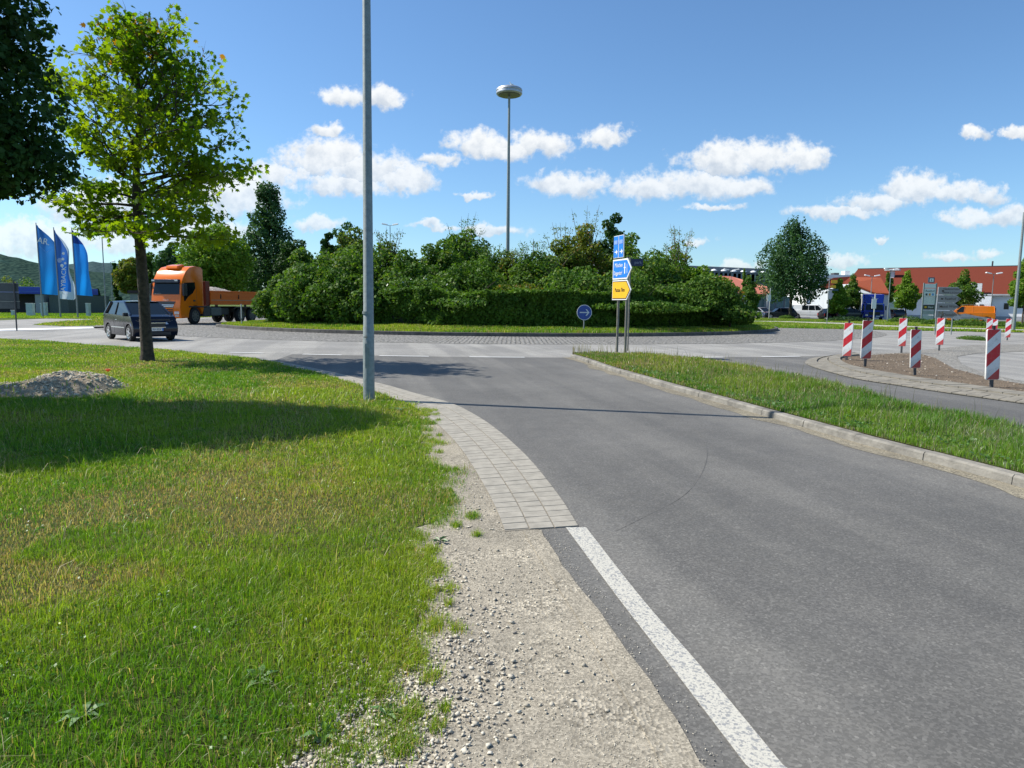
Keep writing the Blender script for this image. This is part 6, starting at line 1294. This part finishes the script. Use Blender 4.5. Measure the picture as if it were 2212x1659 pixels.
for i in range(9): [MB().box(-2.3-i*.68, -2.26-i*.68, sg*1.26-.01, sg*1.26+.01, 1.0, 3.55).build('curtain_strap', plain('strap_grey', (.35, .35, .35)), o) for sg in (-1, 1)]
MB().box(-8, -1.2, -.4, .4, .6, .95).build('chassis', M_BLACK, o)
for sg in (-1, 1):
    for x_ in (-1.1, -5.9): wheel(o, x_, sg*1.08, .46, .28, 6, s=sg)
MB().box(.05, .08, .2, .7, .5, .62).build('number_plate', M_WHITE, o)

# orange tipper truck in the roundabout
OR = paint('truck_orange', (.80, .17, .004)); ORD = paint('body_orange', (.95, .17, .004), .5); q = A(391, 703, 46.8); rz = math.atan2(-.96, -.26)
o = thing('tipper_truck', 'orange tipper truck with high roof cab and low load bed full of stones', 'truck', (q.x-.80, q.y-.3, .02), rz); o.scale = (1.0, .93, 1.08); W = 2.5
ar = arc_pts(-1.42, .52, .66, 180, 0, 12); cab = [(-.04, .38), (.03, .6), (.05, 1.1), (-.02, 1.55), (-.06, 1.82), (-.22, 2.62), (-.34, 2.85), (-.62, 3.25), (-1.0, 3.52), (-1.5, 3.62), (-2.12, 3.56), (-2.24, 3.42), (-2.24, 1.0), (-2.1, .62)]+ar[1:-1]+[(-.74, .40)]
cb = MB().prism(cab, -W/2, W/2).build('cab', OR, o, bevel=.10, seg=3, smooth=True)
def fx(z): # face x of the cab front at height z
    pts = [(.38, -.04), (.6, .03), (1.1, .05), (1.55, -.02), (1.82, -.06), (2.62, -.22), (2.85, -.34)]; return np.interp(z, [p[0] for p in pts], [p[1] for p in pts])
def fplate(name, z0, z1, w0, w1, mat_, off=.012, th=.03, y0=0.0, bev=.01):
    a, b = fx(z0)+off, fx(z1)+off; return MB().add([(a, y0-w0, z0), (a, y0+w0, z0), (b, y0+w1, z1), (b, y0-w1, z1), (a-th, y0-w0, z0), (a-th, y0+w0, z0), (b-th, y0+w1, z1), (b-th, y0-w1, z1)], [(0,1,2,3),(4,7,6,5),(0,4,5,1),(3,2,6,7),(0,3,7,4),(1,5,6,2)]).build(name, mat_, o, bevel=bev)
fplate('windscreen', 1.90, 2.56, 1.12, 1.07, M_GLASS); fplate('windscreen_frame', 1.84, 1.90, 1.14, 1.13, M_BLACK, .02)
MB().box(-.2, .03, -1.14, 1.14, 2.55, 2.76).build('sun_visor', plain('visor_dark', (.02, .025, .06), .2), o, bevel=.03)
for y_ in (-.98, .98): MB().box(.0, .05, y_-.13, y_+.13, 2.64, 2.73).build('visor_lamp', M_HEAD, o, bevel=.02)
fplate('grille', 1.02, 1.42, .62, .84, M_BLACK, .02); fplate('lower_grille', .70, .94, .62, .60, plain('grille_dark_brown', (.03, .01, .006), .5), .02)  # lower grille in a very dark red-brown
for z_, w_ in ((1.16, .74), (1.06, .68)): fplate('grille_bar', z_, z_+.05, w_, w_+.02, M_ALLOY, .045, .02)
fplate('colour_bar', .94, 1.0, .66, .68, OR, .05, .03); fplate('colour_bar', .82, .86, .66, .68, OR, .05, .03); text_obj('brand_lettering', 'IVECO', .16, M_ALLOY, o, (fx(1.48)+.02, 0, 1.49), rot=(PI/2, 0, PI/2))
fplate('number_plate', .50, .66, .40, .40, M_WHITE, .04, .02, -.62+.1); fplate('sign_plate', .44, .72, .19, .19, M_WHITE, .055, .02, .30); text_obj('plate_letter', 'A', .24, INK, o, (fx(.58)+.07, .30, .57), rot=(PI/2, 0, PI/2))
for y_ in (-.94, .94): fplate('headlight', .62, .80, .2, .2, M_HEAD, .035, .04, y_, .02); fplate('fog_light', .47, .57, .16, .16, M_HEAD, .04, .04, y_, .02)
MB().prism([(-.85, 3.34), (-.62, 3.44), (-.72, 3.62), (-1.25, 3.72), (-1.4, 3.55)], -.5, .5).build('roof_hatch', OR, o, bevel=.05)
for sg in (-1, 1):
    MB().add([(-.30, sg*1.256, 1.86), (-.38, sg*1.256, 2.56), (-1.42, sg*1.256, 2.62), (-1.46, sg*1.256, 2.25), (-1.2, sg*1.256, 1.95), (-.75, sg*1.256, 1.72), (-.42, sg*1.256, 1.42), (-.34, sg*1.256, 1.45)], [tuple(range(8))]).build('side_window', M_GLASS, o)
    MB().box(-.42, -.12, sg*1.40-.09, sg*1.40+.09, 1.75, 2.5).build('mirror', M_BLACK, o, bevel=.04); MB().box(-1.4, -1.2, sg*1.262-.01, sg*1.262+.012, 1.42, 1.52).build('door_handle', M_BLACK, o)
    MB().box(-1.55, -1.54, sg*1.251-.002, sg*1.251+.003, 1.1, 2.9).build('door_seam', M_BLACK, o); MB().box(-2.9, -2.24, sg*1.0-.22, sg*1.0+.22, .45, 1.15).build('step_box', M_DGREY, o, bevel=.03)
    MB().box(-4.1, -3.0, sg*.98-.24, sg*.98+.24, .5, 1.05).build('fuel_tank', plain('tank_grey', (.13, .15, .14), .5), o, bevel=.08); MB().box(-2.5, -.75, sg*1.2-.06, sg*1.2+.06, 1.04, 1.14).build('fender_lip', M_BLACK, o, bevel=.03)
    for x_ in (-1.42, -6.3, -7.65): wheel(o, x_, sg*1.05, .52, .30, 8, M_GALVD, s=sg)
    MB().prism([(-5.4, .95), (-5.65, 1.1), (-8.3, 1.1), (-8.55, .8), (-8.45, .78), (-8.2, 1.02), (-5.7, 1.02), (-5.45, .9)], sg*1.05-.22, sg*1.05+.22).build('mudguard', M_BLACK, o)
MB().box(-9.0, -1.0, -.42, .42, .72, 1.08).build('chassis', M_BLACK, o); MB().box(-5.3, -4.3, -.9, .9, .55, 1.0).build('air_tank', M_DGREY, o, bevel=.06)
mb = MB(); mb.box(-9.1, -2.95, -1.25, 1.25, 1.22, 1.32).box(-9.1, -2.95, 1.19, 1.25, 1.32, 2.12).box(-9.1, -2.95, -1.25, -1.19, 1.32, 2.12).box(-9.1, -9.04, -1.19, 1.19, 1.32, 2.12)
mb.box(-9.12, -2.93, 1.25, 1.29, 2.05, 2.13).box(-9.12, -2.93, 1.25, 1.275, 1.78, 1.82).box(-9.12, -2.93, 1.25, 1.28, 1.22, 1.32)
bd = mb.build('load_bed', ORD, o, bevel=.01); MB().box(-9.05, -2.96, 1.276, 1.284, 1.50, 1.54).build('pale_stripe', plain('stripe_pale', (.55, .35, .25), .5), bd)
for x_ in (-4.0, -6.0, -8.0): MB().box(x_-.03, x_+.03, 1.25, 1.30, 1.62, 1.9).build('latch', M_BLACK, bd)
MB().box(-2.95, -2.5, -1.2, 1.2, 1.15, 2.72).build('headboard', plain('headboard_red', (.22, .03, .015), .5), o, bevel=.02)
nx, ny = 50, 20; gx, gy = np.meshgrid(np.linspace(-8.95, -3.05, nx), np.linspace(-1.15, 1.15, ny)); gz = 1.85+.5*np.exp(-((gx+4.6)/1.6)**2)*np.cos(gy*1.1)+.12*np.exp(-((gx+7)/1.2)**2)+.09*fbm(gx*3+50, gy*3+50)
link('load', mesh_np('load', np.c_[gx.ravel(), gy.ravel(), gz.ravel()], [(j*nx+i, j*nx+i+1, (j+1)*nx+i+1, (j+1)*nx+i) for j in range(ny-1) for i in range(nx-1)], gravel_mat('rubble', (.36, .33, .30), .12)), o)['label'] = 'heaped stones and rubble'
# red car far left
q = A(215, 660, 118); car('tiny red car parked at the far left beyond the lawn', q.x, q.y, R(190), HATCH, paint('car_red', (.30, .01, .03)), 'vehicles on the car park', 'parked_car')
